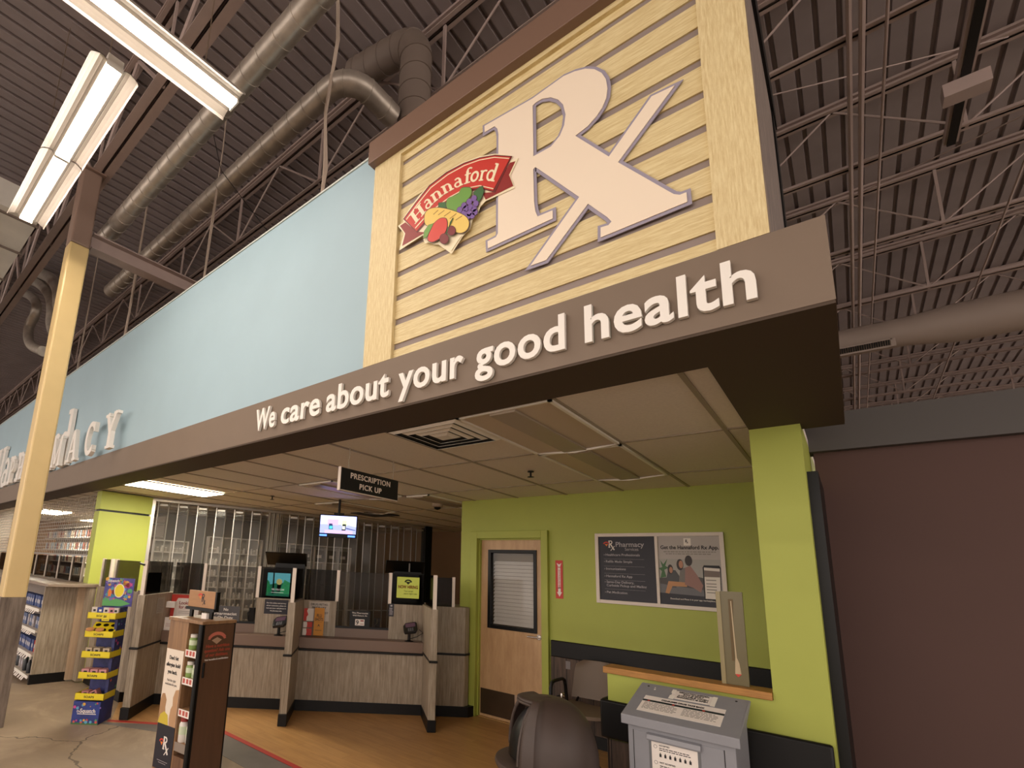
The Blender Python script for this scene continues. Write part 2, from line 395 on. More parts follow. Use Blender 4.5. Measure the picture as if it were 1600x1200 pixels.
# green back wall around the door
struct(MB().wbox(-3.77, -3.56, 5.55, 5.67, 0, 2.62).wbox(-3.56, -2.59, 5.55, 5.67, 2.19, 2.62).wbox(-2.59, -.15, 5.55, 5.67, 0, 2.62).wbox(-3.77, -3.65, 5.67, 9.6, 0, 2.62), 'wall_back', GREEN)
struct(MB().wbox(-.27, -.15, 3.73, 5.55, 0, 2.62), 'wall_right', GREEN)
struct(MB().wbox(-.39, -.15, 3.61, 3.73, 0, 2.60).wbox(-1.27, -.39, 3.61, 3.73, 0, 1.065), 'wall_front', GREEN)
struct(MB().wbox(-1.29, -.392, 3.585, 3.755, 1.065, 1.105), 'trim_4', SILLW, bev=.003)
struct(MB().wbox(-1.275, -.15, 3.60, 3.61, .10, .66).wbox(-1.28, -1.27, 3.60, 3.74, .10, .66), 'wall_wainscot', PLNK)
struct(MB().wbox(-2.55, -.28, 5.54, 5.55, .12, .83), 'wall_wainscot', PLNK)
struct(MB().wbox(-3.77, -3.60, 5.54, 5.55, .12, .83), 'wall_wainscot', PLNK)
struct(MB().wbox(-3.77, -3.60, 5.53, 5.55, 0, .12).wbox(-2.55, -.28, 5.53, 5.55, 0, .12), 'baseboard_back', BLACKP)
struct(MB().wbox(-1.285, -.15, 3.595, 3.61, 0, .10), 'baseboard_front', BLACKP)
o = MB().wbox(-1.31, -.16, 3.565, 3.60, .67, .90).wbox(-1.315, -1.28, 3.60, 3.76, .67, .90).build('bumper_rail', BLACKP, bev=.012, smooth=True)
tag(o, 'thick black vinyl bumper rail wrapped around the low green wall', 'rail')
o = MB().wbox(-2.54, -.28, 5.515, 5.55, .83, 1.0).build('bumper_rail', BLACKP, bev=.008, smooth=True)
tag(o, 'long black vinyl chair rail on the back wall under the poster', 'rail')
o = MB().wbox(-3.765, -3.61, 5.515, 5.55, .83, 1.02).build('bumper_rail', BLACKP, bev=.008, smooth=True)
tag(o, 'short black vinyl rail piece left of the maple door', 'rail')
struct(MB().wbox(-8.2, -8.0, 2.50, 3.24, 0, 2.305).wbox(-8.2, -8.0, 2.50, 3.24, 2.335, 2.60), 'wall_left', GREEN)
struct(MB().wbox(-8.19, -8.03, 2.52, 3.22, 2.305, 2.335), 'trim_5', BLACKM)
struct(MB().wbox(-12.1, -3.65, 9.5, 9.6, 0, 2.62).wbox(-18, -12, 9.5, 9.6, 0, 2.62).wbox(-18, -17.9, 2.5, 9.6, 0, 4.5), 'wall_rear', DARKR)
struct(MB().wbox(-.13, 12, 4.40, 4.5, 0, 2.585), 'wall_maroon', MAROON)
struct(MB().wbox(-.30, 12, 4.34, 4.5, 2.585, 2.84), 'wall_bulkhead', GREYB)
struct(MB().wbox(-.15, -.10, 3.73, 4.40, 0, 2.34), 'wall_jamb', BLACKM)
struct(MB().wbox(-40, 14, 29.9, 30, 0, 7.3).wbox(-40, -39.9, -12, 30, 0, 7.3), 'wall_far', mat('dim store wall', '#4f4340', .8))

# ------------------------------------------------------------------ roof deck and joists
mb = MB(); xs = []; x = -40.0; k = 0
P = []
while x < 14:
    P += [(x, 7.22), (x + .125, 7.22), (x + .135, 7.26), (x + .165, 7.26)]; x += .175
for (x, z) in P: mb.v += [V(x, -12, z), V(x, 30, z)]
for i in range(len(P) - 1): mb.f.append((2 * i, 2 * i + 1, 2 * i + 3, 2 * i + 2))
mb.wbox(-40, 14, -12, 30, 7.32, 7.36)
struct(mb, 'ceiling_deck', DECK)
def joist(y, zb=6.33, zt=7.13, label='', heavy=1.0, x0=-32, x1=13):
    t = thing('roof_joist', (0, y, zb), label, 'roof joist')
    h = .028 * heavy
    MB().wbox(x0, x1, y - .062, y - .012, zt, zt + .012).wbox(x0, x1, y - .018, y - .012, zt, zt + .06).wbox(x0, x1, y + .012, y + .062, zt, zt + .012).wbox(x0, x1, y + .012, y + .018, zt, zt + .06).wbox(x0, x1, y - .062, y + .062, zt + .06, zt + .09).build('top_chord', STEEL, t)
    MB().wbox(x0, x1, y - .05 * heavy, y - .008, zb, zb + .010).wbox(x0, x1, y - .014, y - .008, zb, zb + .055 * heavy).wbox(x0, x1, y + .008, y + .05 * heavy, zb, zb + .010).wbox(x0, x1, y + .008, y + .014, zb, zb + .055 * heavy).build('bottom_chord', STEEL, t)
    w = MB(); x = x0; i = 0
    while x < x1 - 2:
        w.tube([V(x, y, zt + .02), V(x + .95, y, zb + .02)], .012 * heavy, 5).tube([V(x + .95, y, zb + .02), V(x + 1.9, y, zt + .02)], .012 * heavy, 5)
        w.wbox(x + .935, x + .965, y - .012, y + .012, zb, zt)
        x += 1.9; i += 1
    w.build('web', STEEL, t)
names = ['sixth', 'seventh', 'eighth', 'ninth', 'tenth']
lab = {-2.30: 'brown steel roof joist above the crossing light fixture, furthest forward', -.45: 'brown steel roof joist just in front of the cream column',
       3.27: 'brown steel roof joist first behind the blue wall', 5.12: 'brown steel roof joist second behind the blue wall, top right of the photo',
       6.95: 'brown steel roof joist third behind the blue wall, crossing right of the sign box', 8.80: 'steel roof joist that meets the top corner of the fascia at right',
       10.65: 'steel roof joist just above the round beige duct', 12.5: 'steel roof joist hidden mostly by the round beige duct', 14.3: 'steel roof joist just below the round beige duct',
       16.15: 'steel roof joist next below the beige duct, second from it', 18.0: 'far steel roof joist low above the grey bulkhead', 19.85: 'furthest steel roof joist seen above the grey bulkhead'}
for y, l in lab.items(): joist(y, label=l)
joist(1.36, zb=6.10, label='heavy brown girder resting on top of the cream column', heavy=2.0)
# cross bracing between joists (thin rods) and conduits, right side
for i, (xa, xb) in enumerate(((-.9, 1.6), (2.4, .4), (3.6, 1.4))):
    o = MB().tube([V(xa, 5.12 + i * 1.85, 6.40), V(xb, 6.90 + i * 1.85, 7.1)], .008, 5).build('bracing_rod', STEEL)
    tag(o, 'thin diagonal bracing rod under the roof deck at right', 'bracing', 'bracing rods')
for i, (x, r, l) in enumerate(((.47, .022, 'thick vertical looking pipe nearest the sign box, under the right roof'), (.39, .02, 'thin pipe beside the thick pipe under the right roof'), (.62, .012, 'thin conduit bundle under the right roof, third pipe from the sign box'), (1.75, .012, 'thin conduit furthest right under the right roof'))):
    o = MB().tube([V(x, 3.9, 6.30), V(x, 24, 6.30)], r, 8).build('roof_pipe', STEEL, smooth=True); tag(o, l, 'pipe')
# unlit strip light and box at right
t = thing('strip_light', (1.22, 6.2, 6.15), 'unlit dark strip light hanging under the roof at upper right', 'ceiling light')
MB().wbox(1.07, 1.17, 4.6, 6.9, 6.17, 6.25).build('housing', STEEL, t)
MB().wbox(1.09, 1.15, 4.6, 6.9, 6.15, 6.17).build('lens', BLACKM, t)
o = MB().wbox(.98, 1.26, 5.95, 6.1, 6.02, 6.15).build('junction_box', STEEL); tag(o, 'pale metal box hung by the unlit strip light at upper right', 'junction box')
# round duct with grille at right
t = thing('round_duct', (4, 11.2, 5.9), 'wide round beige duct running under the roof at right', 'duct')
DB = mat('beige painted duct', '#a08f84', .6, noise=.08, scale=2)
MB().tube([V(-6, 11.2, 5.92), V(1.0, 11.2, 5.92), V(1.5, 11.2, 5.90), V(13, 11.2, 5.90)], [.235, .235, .30, .30], 28).build('duct_body', DB, t, smooth=True)
mb = MB()
for k in range(60): mb.wbox(-.9 + k * .028, -.884 + k * .028, 10.97, 10.99, 5.66, 5.75)
mb.build('grille', BLACKM, t)
MB().wbox(-.95, .8, 10.98, 11.0, 5.63, 5.66).wbox(-.95, .8, 10.97, 11.0, 5.75, 5.77).wbox(.78, .84, 10.97, 11.0, 5.63, 5.77).build('grille_frame', DB, t)

# ------------------------------------------------------------------ silver spiral ducts, left
def duct(path, r, label, ring=.16, m=None):
    t = thing('spiral_duct', tuple(path[0]), label, 'duct')
    acc = 0; P = [Vector(path[0])]; RR = [r]
    for a, b in zip(path[:-1], path[1:]):
        a = Vector(a); b = Vector(b); L = (b - a).length; d = (b - a).normalized(); s = ring - acc
        while s < L:
            P += [a + d * (s - .006), a + d * (s - .005), a + d * (s + .005), a + d * (s + .006)]; RR += [r, r * 1.05, r * 1.05, r]; s += ring
        acc = L - (s - ring)
        if (P[-1] - b).length > .012: P.append(b); RR.append(r)
    MB().tube(P, RR, 24).build('duct_body', m or ZINC, t, smooth=True)
    return t
def arc(c, u, v, r, a0, a1, n=8):
    c = Vector(c); u = Vector(u); v = Vector(v)
    return [c + u * r * math.cos(math.radians(a0 + (a1 - a0) * i / n)) + v * r * math.sin(math.radians(a0 + (a1 - a0) * i / n)) for i in range(n + 1)]
duct([V(-6.75, 1.60, 5.55), V(3, 1.60, 5.55)], .095, 'silver spiral duct passing behind the crossing light fixture, left of the other long duct', ring=.22)
duct([V(-8.4, 2.27, 5.85), V(-3.05, 2.27, 5.85)] + arc((-3.05, 2.52, 5.85), (0, -1, 0), (1, 0, 0), .25, 0, 90, 6)[1:] + [V(-2.8, 2.83, 5.85)], .10, 'silver spiral duct that bends behind the sign box', ring=.22)
duct([V(-2.70, 3.02, 4.2), V(-2.70, 3.02, 6.6)] + arc((-3.0, 3.02, 6.6), (1, 0, 0), (0, 0, 1), .30, 0, 70, 6)[1:] + [V(-3.6, 3.02, 7.1)], .155, 'dull upright spiral duct rising behind the sign box', ring=.2, m=ZINCD)
# S-shaped flexible ducts and rectangular duct at far left
SP = Fr((0, 1.75, 0), 0)
def zp(F, x, y, s, ox, oy, c=0.0):
    a, z = pix(x / s + ox, y / s + oy, F); return F.p(a, z, c)
for nm, pts, r, l in (('a', [(150, 500), (210, 530), (245, 580), (235, 650), (200, 720), (190, 800), (215, 860), (290, 895)], .085, 'S shaped silver duct lowest of three left of the cream column'),
                      ('b', [(200, 420), (270, 450), (330, 520), (350, 600), (345, 700), (360, 770)], .085, 'curved silver duct in the middle of three left of the cream column'),
                      ('c', [(230, 360), (330, 400), (390, 480), (400, 600)], .10, 'curved silver duct uppermost of three behind the cream column')):
    P = [zp(SP, x, y, 4.286, 0, 340) for x, y in pts]
    Q2 = []
    for i in range(len(P) - 1):
        p0 = P[max(i - 1, 0)]; p1 = P[i]; p2 = P[i + 1]; p3 = P[min(i + 2, len(P) - 1)]
        for k in range(4):
            t_ = k / 4; Q2.append(.5 * (2 * p1 + (p2 - p0) * t_ + (2 * p0 - 5 * p1 + 4 * p2 - p3) * t_ ** 2 + (3 * p1 - p0 - 3 * p2 + p3) * t_ ** 3))
    Q2.append(P[-1])
    o = MB().tube(Q2, r, 16).build('curved_duct', ZINC, smooth=True); tag(o, l, 'duct')
t = thing('rectangular_duct', (-10, .5, 5.62), 'large rectangular silver duct at the left edge under the roof', 'duct')
MB().wbox(-14, -6.92, .1, .98, 5.62, 5.95).build('duct_body', mat('silver duct sheet', '#ddd8ce', .4, .1, noise=.15, scale=3), t)
for x in (-7.05, -7.9, -8.9, -9.9, -11): MB().wbox(x - .015, x + .015, .07, 1.01, 5.60, 5.97).build('flange', ZINCD, t)
# beam from the column, braces, cables
o = MB().wbox(-6.31, -6.15, 1.40, 9, 5.16, 5.175).wbox(-6.31, -6.15, 1.40, 9, 5.335, 5.35).wbox(-6.235, -6.225, 1.40, 9, 5.175, 5.335).build('steel_beam', STEEL); tag(o, 'steel I beam running back from the top of the cream column', 'beam')
o = MB().tube([V(-8.2, 5.0, 5.3), V(-5.1, 4.2, 6.4)], .05, 6).build('diagonal_brace', STEEL); tag(o, 'diagonal steel brace crossing behind the silver ducts', 'brace')
o = MB().tube([V(-30, 6.2, 5.9), V(-1, 6.2, 5.9)], .12, 12).build('roof_pipe', ZINCD, smooth=True); tag(o, 'thick dull pipe running behind the silver ducts above the blue wall', 'pipe')
def cable(pts, r, l, n=1, m=None):
    mb = MB()
    for k in range(n):
        j = [V(random.uniform(-.012, .012), random.uniform(-.012, .012), 0) if n > 1 else V(0, 0, 0) for _ in pts]
        P = [Vector(p) + q_ for p, q_ in zip(pts, j)]
        mb.tube(P, r, 5)
    o = mb.build('hanging_cable', m or mat('pale cable', '#b3a292', .6)); tag(o, l, 'cable')
cable([V(-2.93, 2.2, 4.58), V(-2.92, 2.2, 4.9), V(-2.98, 2.2, 5.5), V(-2.9, 2.2, 6.2), V(-3.0, 2.2, 7.2)], .009, 'thick bundle of pale cables rising from the blue wall left of the sign box', 6)
cable([V(-4.94, 2.2, 4.58), V(-4.9, 2.2, 5.4), V(-4.85, 2.2, 6.3), V(-4.9, 2.2, 7.2)], .006, 'pair of thin cables rising from the middle of the blue wall', 3)
cable([V(-3.62, 2.2, 4.58), V(-4.4, 2.0, 5.6), V(-4.75, 1.9, 6.6)], .004, 'single slanting dark cable dropping to the blue wall', 1, BLACKM)
cable([V(-7.15, 2.2, 4.58), V(-7.1, 2.2, 5.4), V(-7.05, 2.2, 7.2)], .008, 'cable bundle rising from the blue wall just right of the cream column', 4)
cable([V(-9.2, 2.2, 4.58), V(-9.15, 2.2, 7.2)], .006, 'thin cables rising above the left part of the blue wall', 2)

# ------------------------------------------------------------------ cream column
t = thing('support_column', (-6.23, 1.28, 0), 'tall square cream column with barnwood wrapped foot', 'column')
MB().wbox(-6.33, -6.13, 1.18, 1.38, 1.2, 5.12).build('painted_shaft', COLM, t, bev=.018)
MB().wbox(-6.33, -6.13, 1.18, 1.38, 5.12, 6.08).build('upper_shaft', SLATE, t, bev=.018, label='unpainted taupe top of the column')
MB().wbox(-6.343, -6.125, 1.168, 1.385, 0, 1.215).build('barnwood_wrap', BARN, t, bev=.006)
MB().wbox(-6.36, -6.10, 1.15, 1.41, 6.08, 6.10).build('cap_plate', SLATE, t)

# ------------------------------------------------------------------ the sign box over the opening
SB = thing('sign_box', (-1.17, 2.1, 2.93), 'tall oak board sign box with lavender edged Rx above the brown fascia', 'sign')
SF = Fr((0, 2.10, 0), 0)                      # a = x, z
MB().box(SF, -1.98, -.27, 2.932, 4.45, -.06, -.033).build('groove_back', SLOT, SB)
# board gaps read off the left upright: gap bottoms / tops
_p = [(238, 162, 181), (232, 262, 286), (226, 363, 388), (220, 468, 492), (215, 572, 596), (209, 680, 704), (203, 790, 815), (196, 902, 930), (189, 1018, 1045)]
GAPS = []
for x, y0, y1 in _p:
    GAPS.append((pix(x / 3 + 540, y1 / 3 + 200, SF)[1], pix(x / 3 + 540, y0 / 3 + 200, SF)[1]))
zt = 4.44
mb_list = []
for g0, g1 in GAPS:
    mb_list.append((g1, zt)); zt = g0
mb_list.append((2.935, zt))
for z0, z1 in mb_list:
    MB().box(SF, -1.975, -.275, z0, z1, -.034, -.024).build('oak_board', OAK, SB)
MB().box(SF, -2.215, -1.975, 2.932, 4.44, -.10, 0).build('upright_board', OAKV, SB)
MB().box(SF, -.275, -.112, 2.932, 4.44, -.10, 0).build('upright_board', OAKV, SB)
MB().box(SF, -2.215, -.112, 4.40, 4.44, -.04, -.001).build('head_board', OAK, SB)
MB().wbox(-.130, -.108, 2.105, 3.25, 2.935, 4.42).build('side_panel', wood_mat('weathered side board', '#8a7c70', '#54484a', 9, (6, 6, .5), .6), SB)
MB().wbox(-.135, -.10, 3.25, 3.42, 2.935, 4.42).build('side_edge', BLACKM, SB)
MB().wbox(-2.23, -2.20, 2.15, 3.4, 2.935, 4.42).wbox(-2.2, -.14, 3.38, 3.41, 2.935, 4.42).build('rear_panel', SLOT, SB)
MB().wbox(-2.235, -.095, 2.045, 2.12, 4.43, 4.605).wbox(-2.2, -.13, 2.12, 3.4, 4.56, 4.60).build('top_trim', TRIMB, SB, bev=.004)
MB().wbox(-.108, -.094, 2.12, 3.42, 4.40, 4.60).build('side_trim', BLACKM, SB)

# Rx emblem, traced on its own plane
LF = Fr((0, 2.118, 0), 0)
def ZL(pts, s=3.5306, ox=740, oy=90, F=LF): return [pix(x / s + ox, y / s + oy, F) for x, y in pts]
R_out = [(65, 383), (330, 232), (500, 110), (560, 84), (620, 69), (670, 72), (710, 92), (733, 125), (742, 175), (736, 228), (715, 280), (680, 333), (630, 388), (565, 438), (750, 553), (985, 222), (1112, 162), (800, 584), (1075, 742), (1108, 760), (1140, 764), (1177, 750), (1182, 802), (705, 998), (705, 943), (748, 930), (765, 910), (740, 885), (635, 812), (405, 1122), (318, 1153), (587, 775), (365, 622), (345, 610), (333, 622), (338, 800), (345, 852), (358, 882), (440, 848), (441, 893), (84, 1057), (82, 1018), (128, 995), (139, 975), (142, 430), (136, 398), (120, 385), (66, 417)]
R_in = [(330, 272), (345, 256), (382, 234), (430, 226), (470, 238), (498, 266), (512, 320), (504, 380), (480, 438), (430, 498), (334, 551)]
RXE = thing('rx_emblem', tuple(LF.p(-1.0, 3.6)), 'big white serif Rx letters with lavender edge on the oak sign box', 'emblem')
mb = MB()
for lp in (ZL(R_out), ZL(R_in)):
    lp = [q for i, q in enumerate(lp) if math.hypot(q[0] - lp[i - 1][0], q[1] - lp[i - 1][1]) > .004]
    n = len(lp); o1 = []; o2 = []
    for i in range(n):
        (x0, y0), (x1, y1), (x2, y2) = lp[i - 1], lp[i], lp[(i + 1) % n]
        l1 = math.hypot(x1 - x0, y1 - y0); l2 = math.hypot(x2 - x1, y2 - y1)
        n1 = (-(y1 - y0) / l1, (x1 - x0) / l1); n2 = (-(y2 - y1) / l2, (x2 - x1) / l2)
        mx, my = n1[0] + n2[0], n1[1] + n2[1]; ml = mx * mx + my * my
        k = .030 / max(ml, .55) 
        o1.append((x1 + mx * k, y1 + my * k)); o2.append((x1 - mx * k, y1 - my * k))
    P_ = [LF.p(a, z, c) for c in (0, .005) for q in (o1, o2) for a, z in q]
    fs = []
    for i in range(n):
        j = (i + 1) % n
        fs += [(i, j, n + j, n + i), (2 * n + i, 3 * n + i, 3 * n + j, 2 * n + j), (i, 2 * n + i, 2 * n + j, j), (n + i, n + j, 3 * n + j, 3 * n + i)]
    mb.add(P_, fs)
mb.build('lavender_edge', RXV, RXE)
MB().fill(LF, [ZL(R_out), ZL(R_in)], c=.006, ex=.002).build('white_face', RXW, RXE)

# slab-serif stroke letters (used for the store name and the big wall letters)
def arcp(cx, cy, rx, ry, a0, a1, n=10):
    return [(cx + rx * math.cos(math.radians(a0 + (a1 - a0) * i / n)), cy + ry * math.sin(math.radians(a0 + (a1 - a0) * i / n))) for i in range(n + 1)]
G = {
 'H': (.78, [([(.18, 0), (.18, 1)], .17), ([(.60, 0), (.60, 1)], .17), ([(.18, .5), (.60, .5)], .08), ([(.02, .042), (.34, .04)], .08), ([(.44, .042), (.76, .04)], .08), ([(.02, .957), (.34, .96)], .08), ([(.44, .957), (.76, .96)], .08)]),
 'a': (.56, [([(.40, 0), (.40, .5)], .14), (arcp(.26, .48, .14, .15, 0, 150), .1), (arcp(.24, .19, .17, .17, 60, 360), .1), ([(.36, .042), (.54, .04)], .08)]),
 'n': (.62, [([(.15, 0), (.15, .64)], .14), ([(.46, 0), (.46, .44)], .14), (arcp(.31, .44, .15, .16, 0, 180), .09), ([(.02, .042), (.28, .04)], .08), ([(.34, .042), (.60, .04)], .08), ([(.02, .61), (.15, .61)], .08)]),
 'f': (.40, [([(.17, 0), (.17, .82)], .14), (arcp(.29, .82, .12, .15, 180, 30), .09), ([(.03, .60), (.36, .60)], .08), ([(.02, .042), (.34, .04)], .08)]),
 'o': (.58, [(arcp(.28, .32, .21, .28, 0, 360, 18), .13)]),
 'r': (.46, [([(.15, 0), (.15, .64)], .14), (arcp(.33, .40, .17, .21, 170, 50), .1), ([(.02, .042), (.30, .04)], .08), ([(.02, .61), (.15, .61)], .08)]),
 'd': (.60, [([(.44, 0), (.44, 1.0)], .14), (arcp(.26, .31, .18, .27, 0, 360, 18), .11), ([(.40, .042), (.58, .04)], .08), ([(.30, .97), (.44, .97)], .08)]),
 'P': (.68, [([(.18, 0), (.18, 1)], .17), (arcp(.36, .73, .22, .23, 90, -90), .12), ([(.18, .957), (.36, .96)], .08), ([(.18, .50), (.36, .50)], .08), ([(.02, .042), (.38, .04)], .08), ([(.02, .957), (.2, .96)], .08)]),
 'A': (.80, [([(.12, 0), (.38, 1)], .11), ([(.66, 0), (.40, 1)], .17), ([(.2, .32), (.58, .32)], .08), ([(.0, .042), (.26, .04)], .08), ([(.50, .042), (.80, .04)], .08)]),
 'R': (.76, [([(.18, 0), (.18, 1)], .17), (arcp(.36, .75, .2, .21, 90, -90), .12), ([(.18, .957), (.36, .96)], .08), ([(.18, .54), (.36, .54)], .08), ([(.36, .54), (.62, .04)], .15), ([(.02, .042), (.34, .04)], .08), ([(.52, .042), (.74, .04)], .08), ([(.02, .957), (.2, .96)], .08)]),
 'M': (.96, [([(.16, 0), (.16, 1)], .11), ([(.80, 0), (.80, 1)], .17), ([(.16, 1), (.47, .1)], .15), ([(.80, 1), (.47, .1)], .1), ([(.02, .042), (.30, .04)], .08), ([(.64, .042), (.94, .04)], .08), ([(.02, .957), (.2, .96)], .08), ([(.76, .957), (.94, .96)], .08)]),
 'C': (.74, [(arcp(.38, .5, .29, .44, 45, 315, 18), .15), ([(.60, .68), (.60, .96)], .08), ([(.60, .08), (.60, .28)], .06)]),
 'Y': (.78, [([(.12, 1), (.39, .46)], .16), ([(.66, 1), (.39, .46)], .11), ([(.39, 0), (.39, .48)], .17), ([(.22, .042), (.56, .04)], .08), ([(.0, .957), (.28, .96)], .08), ([(.52, .957), (.78, .96)], .08)]),
}
def thick(path, w):
    n = len(path); closed = (abs(path[0][0] - path[-1][0]) < 1e-6 and abs(path[0][1] - path[-1][1]) < 1e-6)
    L = []; R = []
    for i in range(n):
        if closed: a = path[(i - 1) % (n - 1)]; b = path[(i + 1) % (n - 1)]
        else: a = path[max(i - 1, 0)]; b = path[min(i + 1, n - 1)]
        dx, dy = b[0] - a[0], b[1] - a[1]; l = math.hypot(dx, dy) or 1
        nx, ny = -dy / l * w / 2, dx / l * w / 2
        L.append((path[i][0] + nx, path[i][1] + ny)); R.append((path[i][0] - nx, path[i][1] - ny))
    return L, R
def glyph(mb, ch, f, c0, c1, F):
    """strokes of one letter; f maps em coordinates to (a,z) of frame F"""
    for si, (path, w) in enumerate(G[ch][1]):
        L, R = thick(path, w)
        P = []
        for c in (c0, c1 + si * (c1 - c0) * .01):
            P += [F.p(*f(*q), c) for q in L] + [F.p(*f(*q), c) for q in R]
        n = len(L); fs = []
        for i in range(n - 1):
            fs += [(i, i + 1, n + i + 1, n + i), (2 * n + i, 3 * n + i, 3 * n + i + 1, 2 * n + i + 1), (i, 2 * n + i, 2 * n + i + 1, i + 1), (n + i, n + i + 1, 3 * n + i + 1, 3 * n + i)]
        fs += [(0, n, 3 * n, 2 * n), (n - 1, 3 * n - 1, 4 * n - 1, 2 * n - 1)]
        mb.add(P, fs)

# store badge: red ribbon, lettering and produce (traced on its own plane)
BF = Fr((0, 2.105, 0), 0)
def ZB(pts, F=BF): return [pix(x / 6.665 + 615, y / 6.665 + 230, F) for x, y in pts]
BG = thing('produce_badge', tuple(BF.p(-1.75, 3.6)), 'red ribbon store badge with fruit and bread at the left of the Rx', 'emblem')
out = [(100, 745), (160, 650), (270, 500), (400, 368), (560, 248), (720, 160), (900, 95), (1050, 70), (1150, 74), (1245, 97), (1222, 142), (1300, 115), (1215, 295), (1262, 425), (1100, 500), (960, 562), (905, 620), (880, 690), (820, 765), (800, 850), (720, 930), (605, 1112), (520, 1050), (470, 1015), (420, 1015), (360, 990), (330, 1005), (308, 960), (310, 915), (58, 1077), (110, 900), (45, 820), (105, 782)]
def flat(name, pts, m, c, par, s=False):
    P = ZB(smooth_loop(pts) if s else pts)
    return MB().prism(BF, P, c, c + .0012).build(name, m, par)
flat('cream_outline', out, CREAM, 0, BG)
flat('ribbon_tail', [(125, 785), (70, 822), (125, 900), (92, 1030), (330, 890), (245, 880)], REDD, .002, BG)
flat('ribbon_tail', [(1215, 165), (1270, 150), (1203, 290), (1248, 405), (960, 548), (930, 480), (1045, 470)], REDD, .002, BG)
flat('ribbon_maroon_border', [(104, 752), (225, 590), (375, 400), (555, 262), (735, 168), (900, 112), (1060, 84), (1240, 98), (1060, 480), (930, 440), (760, 470), (600, 560), (420, 700), (250, 895)], mat('maroon edge', '#6a1d1c', .5), .0035, BG)  # maroon border shape just behind the red band
flat('ribbon_band', [(120, 752), (240, 590), (385, 412), (565, 275), (740, 182), (900, 125), (1060, 97), (1222, 110), (1040, 458), (910, 425), (760, 452), (590, 545), (410, 685), (245, 880)], RED, .005, BG)
def strip(pts, w, c, m, name):
    L, R = thick(pts, w); MB().prism(BF, ZB(L + R[::-1]), c, c + .001).build(name, m, BG)
strip([(140, 760), (252, 605), (395, 428), (572, 292), (744, 198), (900, 142), (1056, 114), (1210, 126)], 9, .0065, CREAM, 'ribbon_line')
strip([(232, 850), (330, 740), (440, 640), (590, 528), (760, 435), (905, 408), (1045, 440)], 9, .0065, CREAM, 'ribbon_line')
mb = MB()
def aff(bl, br, up, wid):
    def f(x, y):
        t = x / wid
        return pix((bl[0] + (br[0] - bl[0]) * t + up[0] * y) / 6.665 + 615, (bl[1] + (br[1] - bl[1]) * t + up[1] * y) / 6.665 + 230, BF)
    return f
for ch, bl, br, up in (('H', (228, 815), (352, 672), (-62, -92)), ('a', (352, 668), (428, 592), (-68, -112)), ('n', (425, 592), (530, 505), (-62, -118)), ('n', (528, 506), (642, 440), (-52, -125)),
                       ('a', (642, 440), (738, 396), (-30, -135)), ('f', (738, 398), (815, 372), (10, -160)), ('o', (800, 378), (892, 352), (25, -165)), ('r', (890, 362), (965, 352), (35, -170)), ('d', (955, 352), (1058, 368), (62, -185))):
    glyph(mb, ch, aff(bl, br, up, G[ch][0]), .0065, .0085, BF)
mb.build('store_name_lettering', CREAM, BG)
def ell(cx, cy, rx, ry, rot=0, n=20):
    a = math.radians(rot)
    return [(cx + rx * math.cos(2 * math.pi * i / n) * math.cos(a) - ry * math.sin(2 * math.pi * i / n) * math.sin(a), cy + rx * math.cos(2 * math.pi * i / n) * math.sin(a) + ry * math.sin(2 * math.pi * i / n) * math.cos(a)) for i in range(n)]
DKO = mat('dark print outline', '#4a2a22', .5)
def fruit(name, pts_list, m, c, grow=7):
    o_ = MB()
    mb = MB()
    for pts in pts_list:
        cx = sum(p[0] for p in pts) / len(pts); cy = sum(p[1] for p in pts) / len(pts)
        g = [(x + (x - cx) / max(1, math.hypot(x - cx, y - cy)) * grow, y + (y - cy) / max(1, math.hypot(x - cx, y - cy)) * grow) for x, y in pts]
        o_.prism(BF, ZB(g), c - .001, c); mb.prism(BF, ZB(pts), c, c + .0012)
    f = mb.build(name, m, BG); o_.build('outline', DKO, f)
    return f
GRN = mat('green print', '#6fa047', .5); GRND = mat('dark green print', '#3f6b3c', .5)
fruit('leaf', [[(845, 480), (900, 430), (935, 415), (950, 470), (925, 540), (890, 590), (850, 540)], [(480, 590), (560, 580), (570, 640), (480, 635)]], GRND, .009)
fruit('green_pepper', [smooth_loop([(560, 600), (580, 545), (640, 520), (690, 490), (715, 440), (770, 430), (815, 440), (820, 500), (780, 560), (730, 620), (690, 680), (630, 670), (575, 655)], 3)], GRN, .0105)
gr = []
for gx, gy in ((850, 545), (800, 580), (870, 600), (745, 620), (810, 635), (765, 650), (850, 655), (700, 665), (745, 700), (800, 700), (830, 725), (780, 740), (860, 690)): gr.append(ell(gx, gy, 27, 33, 20, 12))
fruit('grapes', gr, mat('purple print', '#7a5aa0', .5), .012, 4)
fruit('bread_loaf', [smooth_loop([(335, 760), (350, 690), (410, 650), (500, 645), (600, 665), (700, 700), (770, 740), (800, 800), (780, 870), (720, 905), (650, 890), (560, 830), (460, 800), (400, 830), (350, 820)], 3)], mat('bread yellow', '#eccb6a', .5), .0135)
mb = MB()
for a, b in (((430, 715), (480, 670)), ((480, 720), (545, 672)), ((540, 735), (610, 685)), ((600, 760), (670, 705)), ((660, 775), (730, 730))):
    L, R = thick([a, b], 7); mb.prism(BF, ZB(L + R[::-1]), .0150, .0156)
mb.build('loaf_cut', mat('crust print', '#a77a35', .5), BG)
fruit('apple', [smooth_loop([(375, 960), (400, 870), (440, 810), (500, 760), (560, 760), (575, 820), (555, 900), (500, 960), (430, 1000), (385, 990)], 3)], mat('apple red', '#d6453a', .5), .0160)
fruit('apple_leaf', [[(435, 810), (380, 830), (340, 890), (328, 970), (370, 945), (400, 880)]], GRN, .0175, 5)
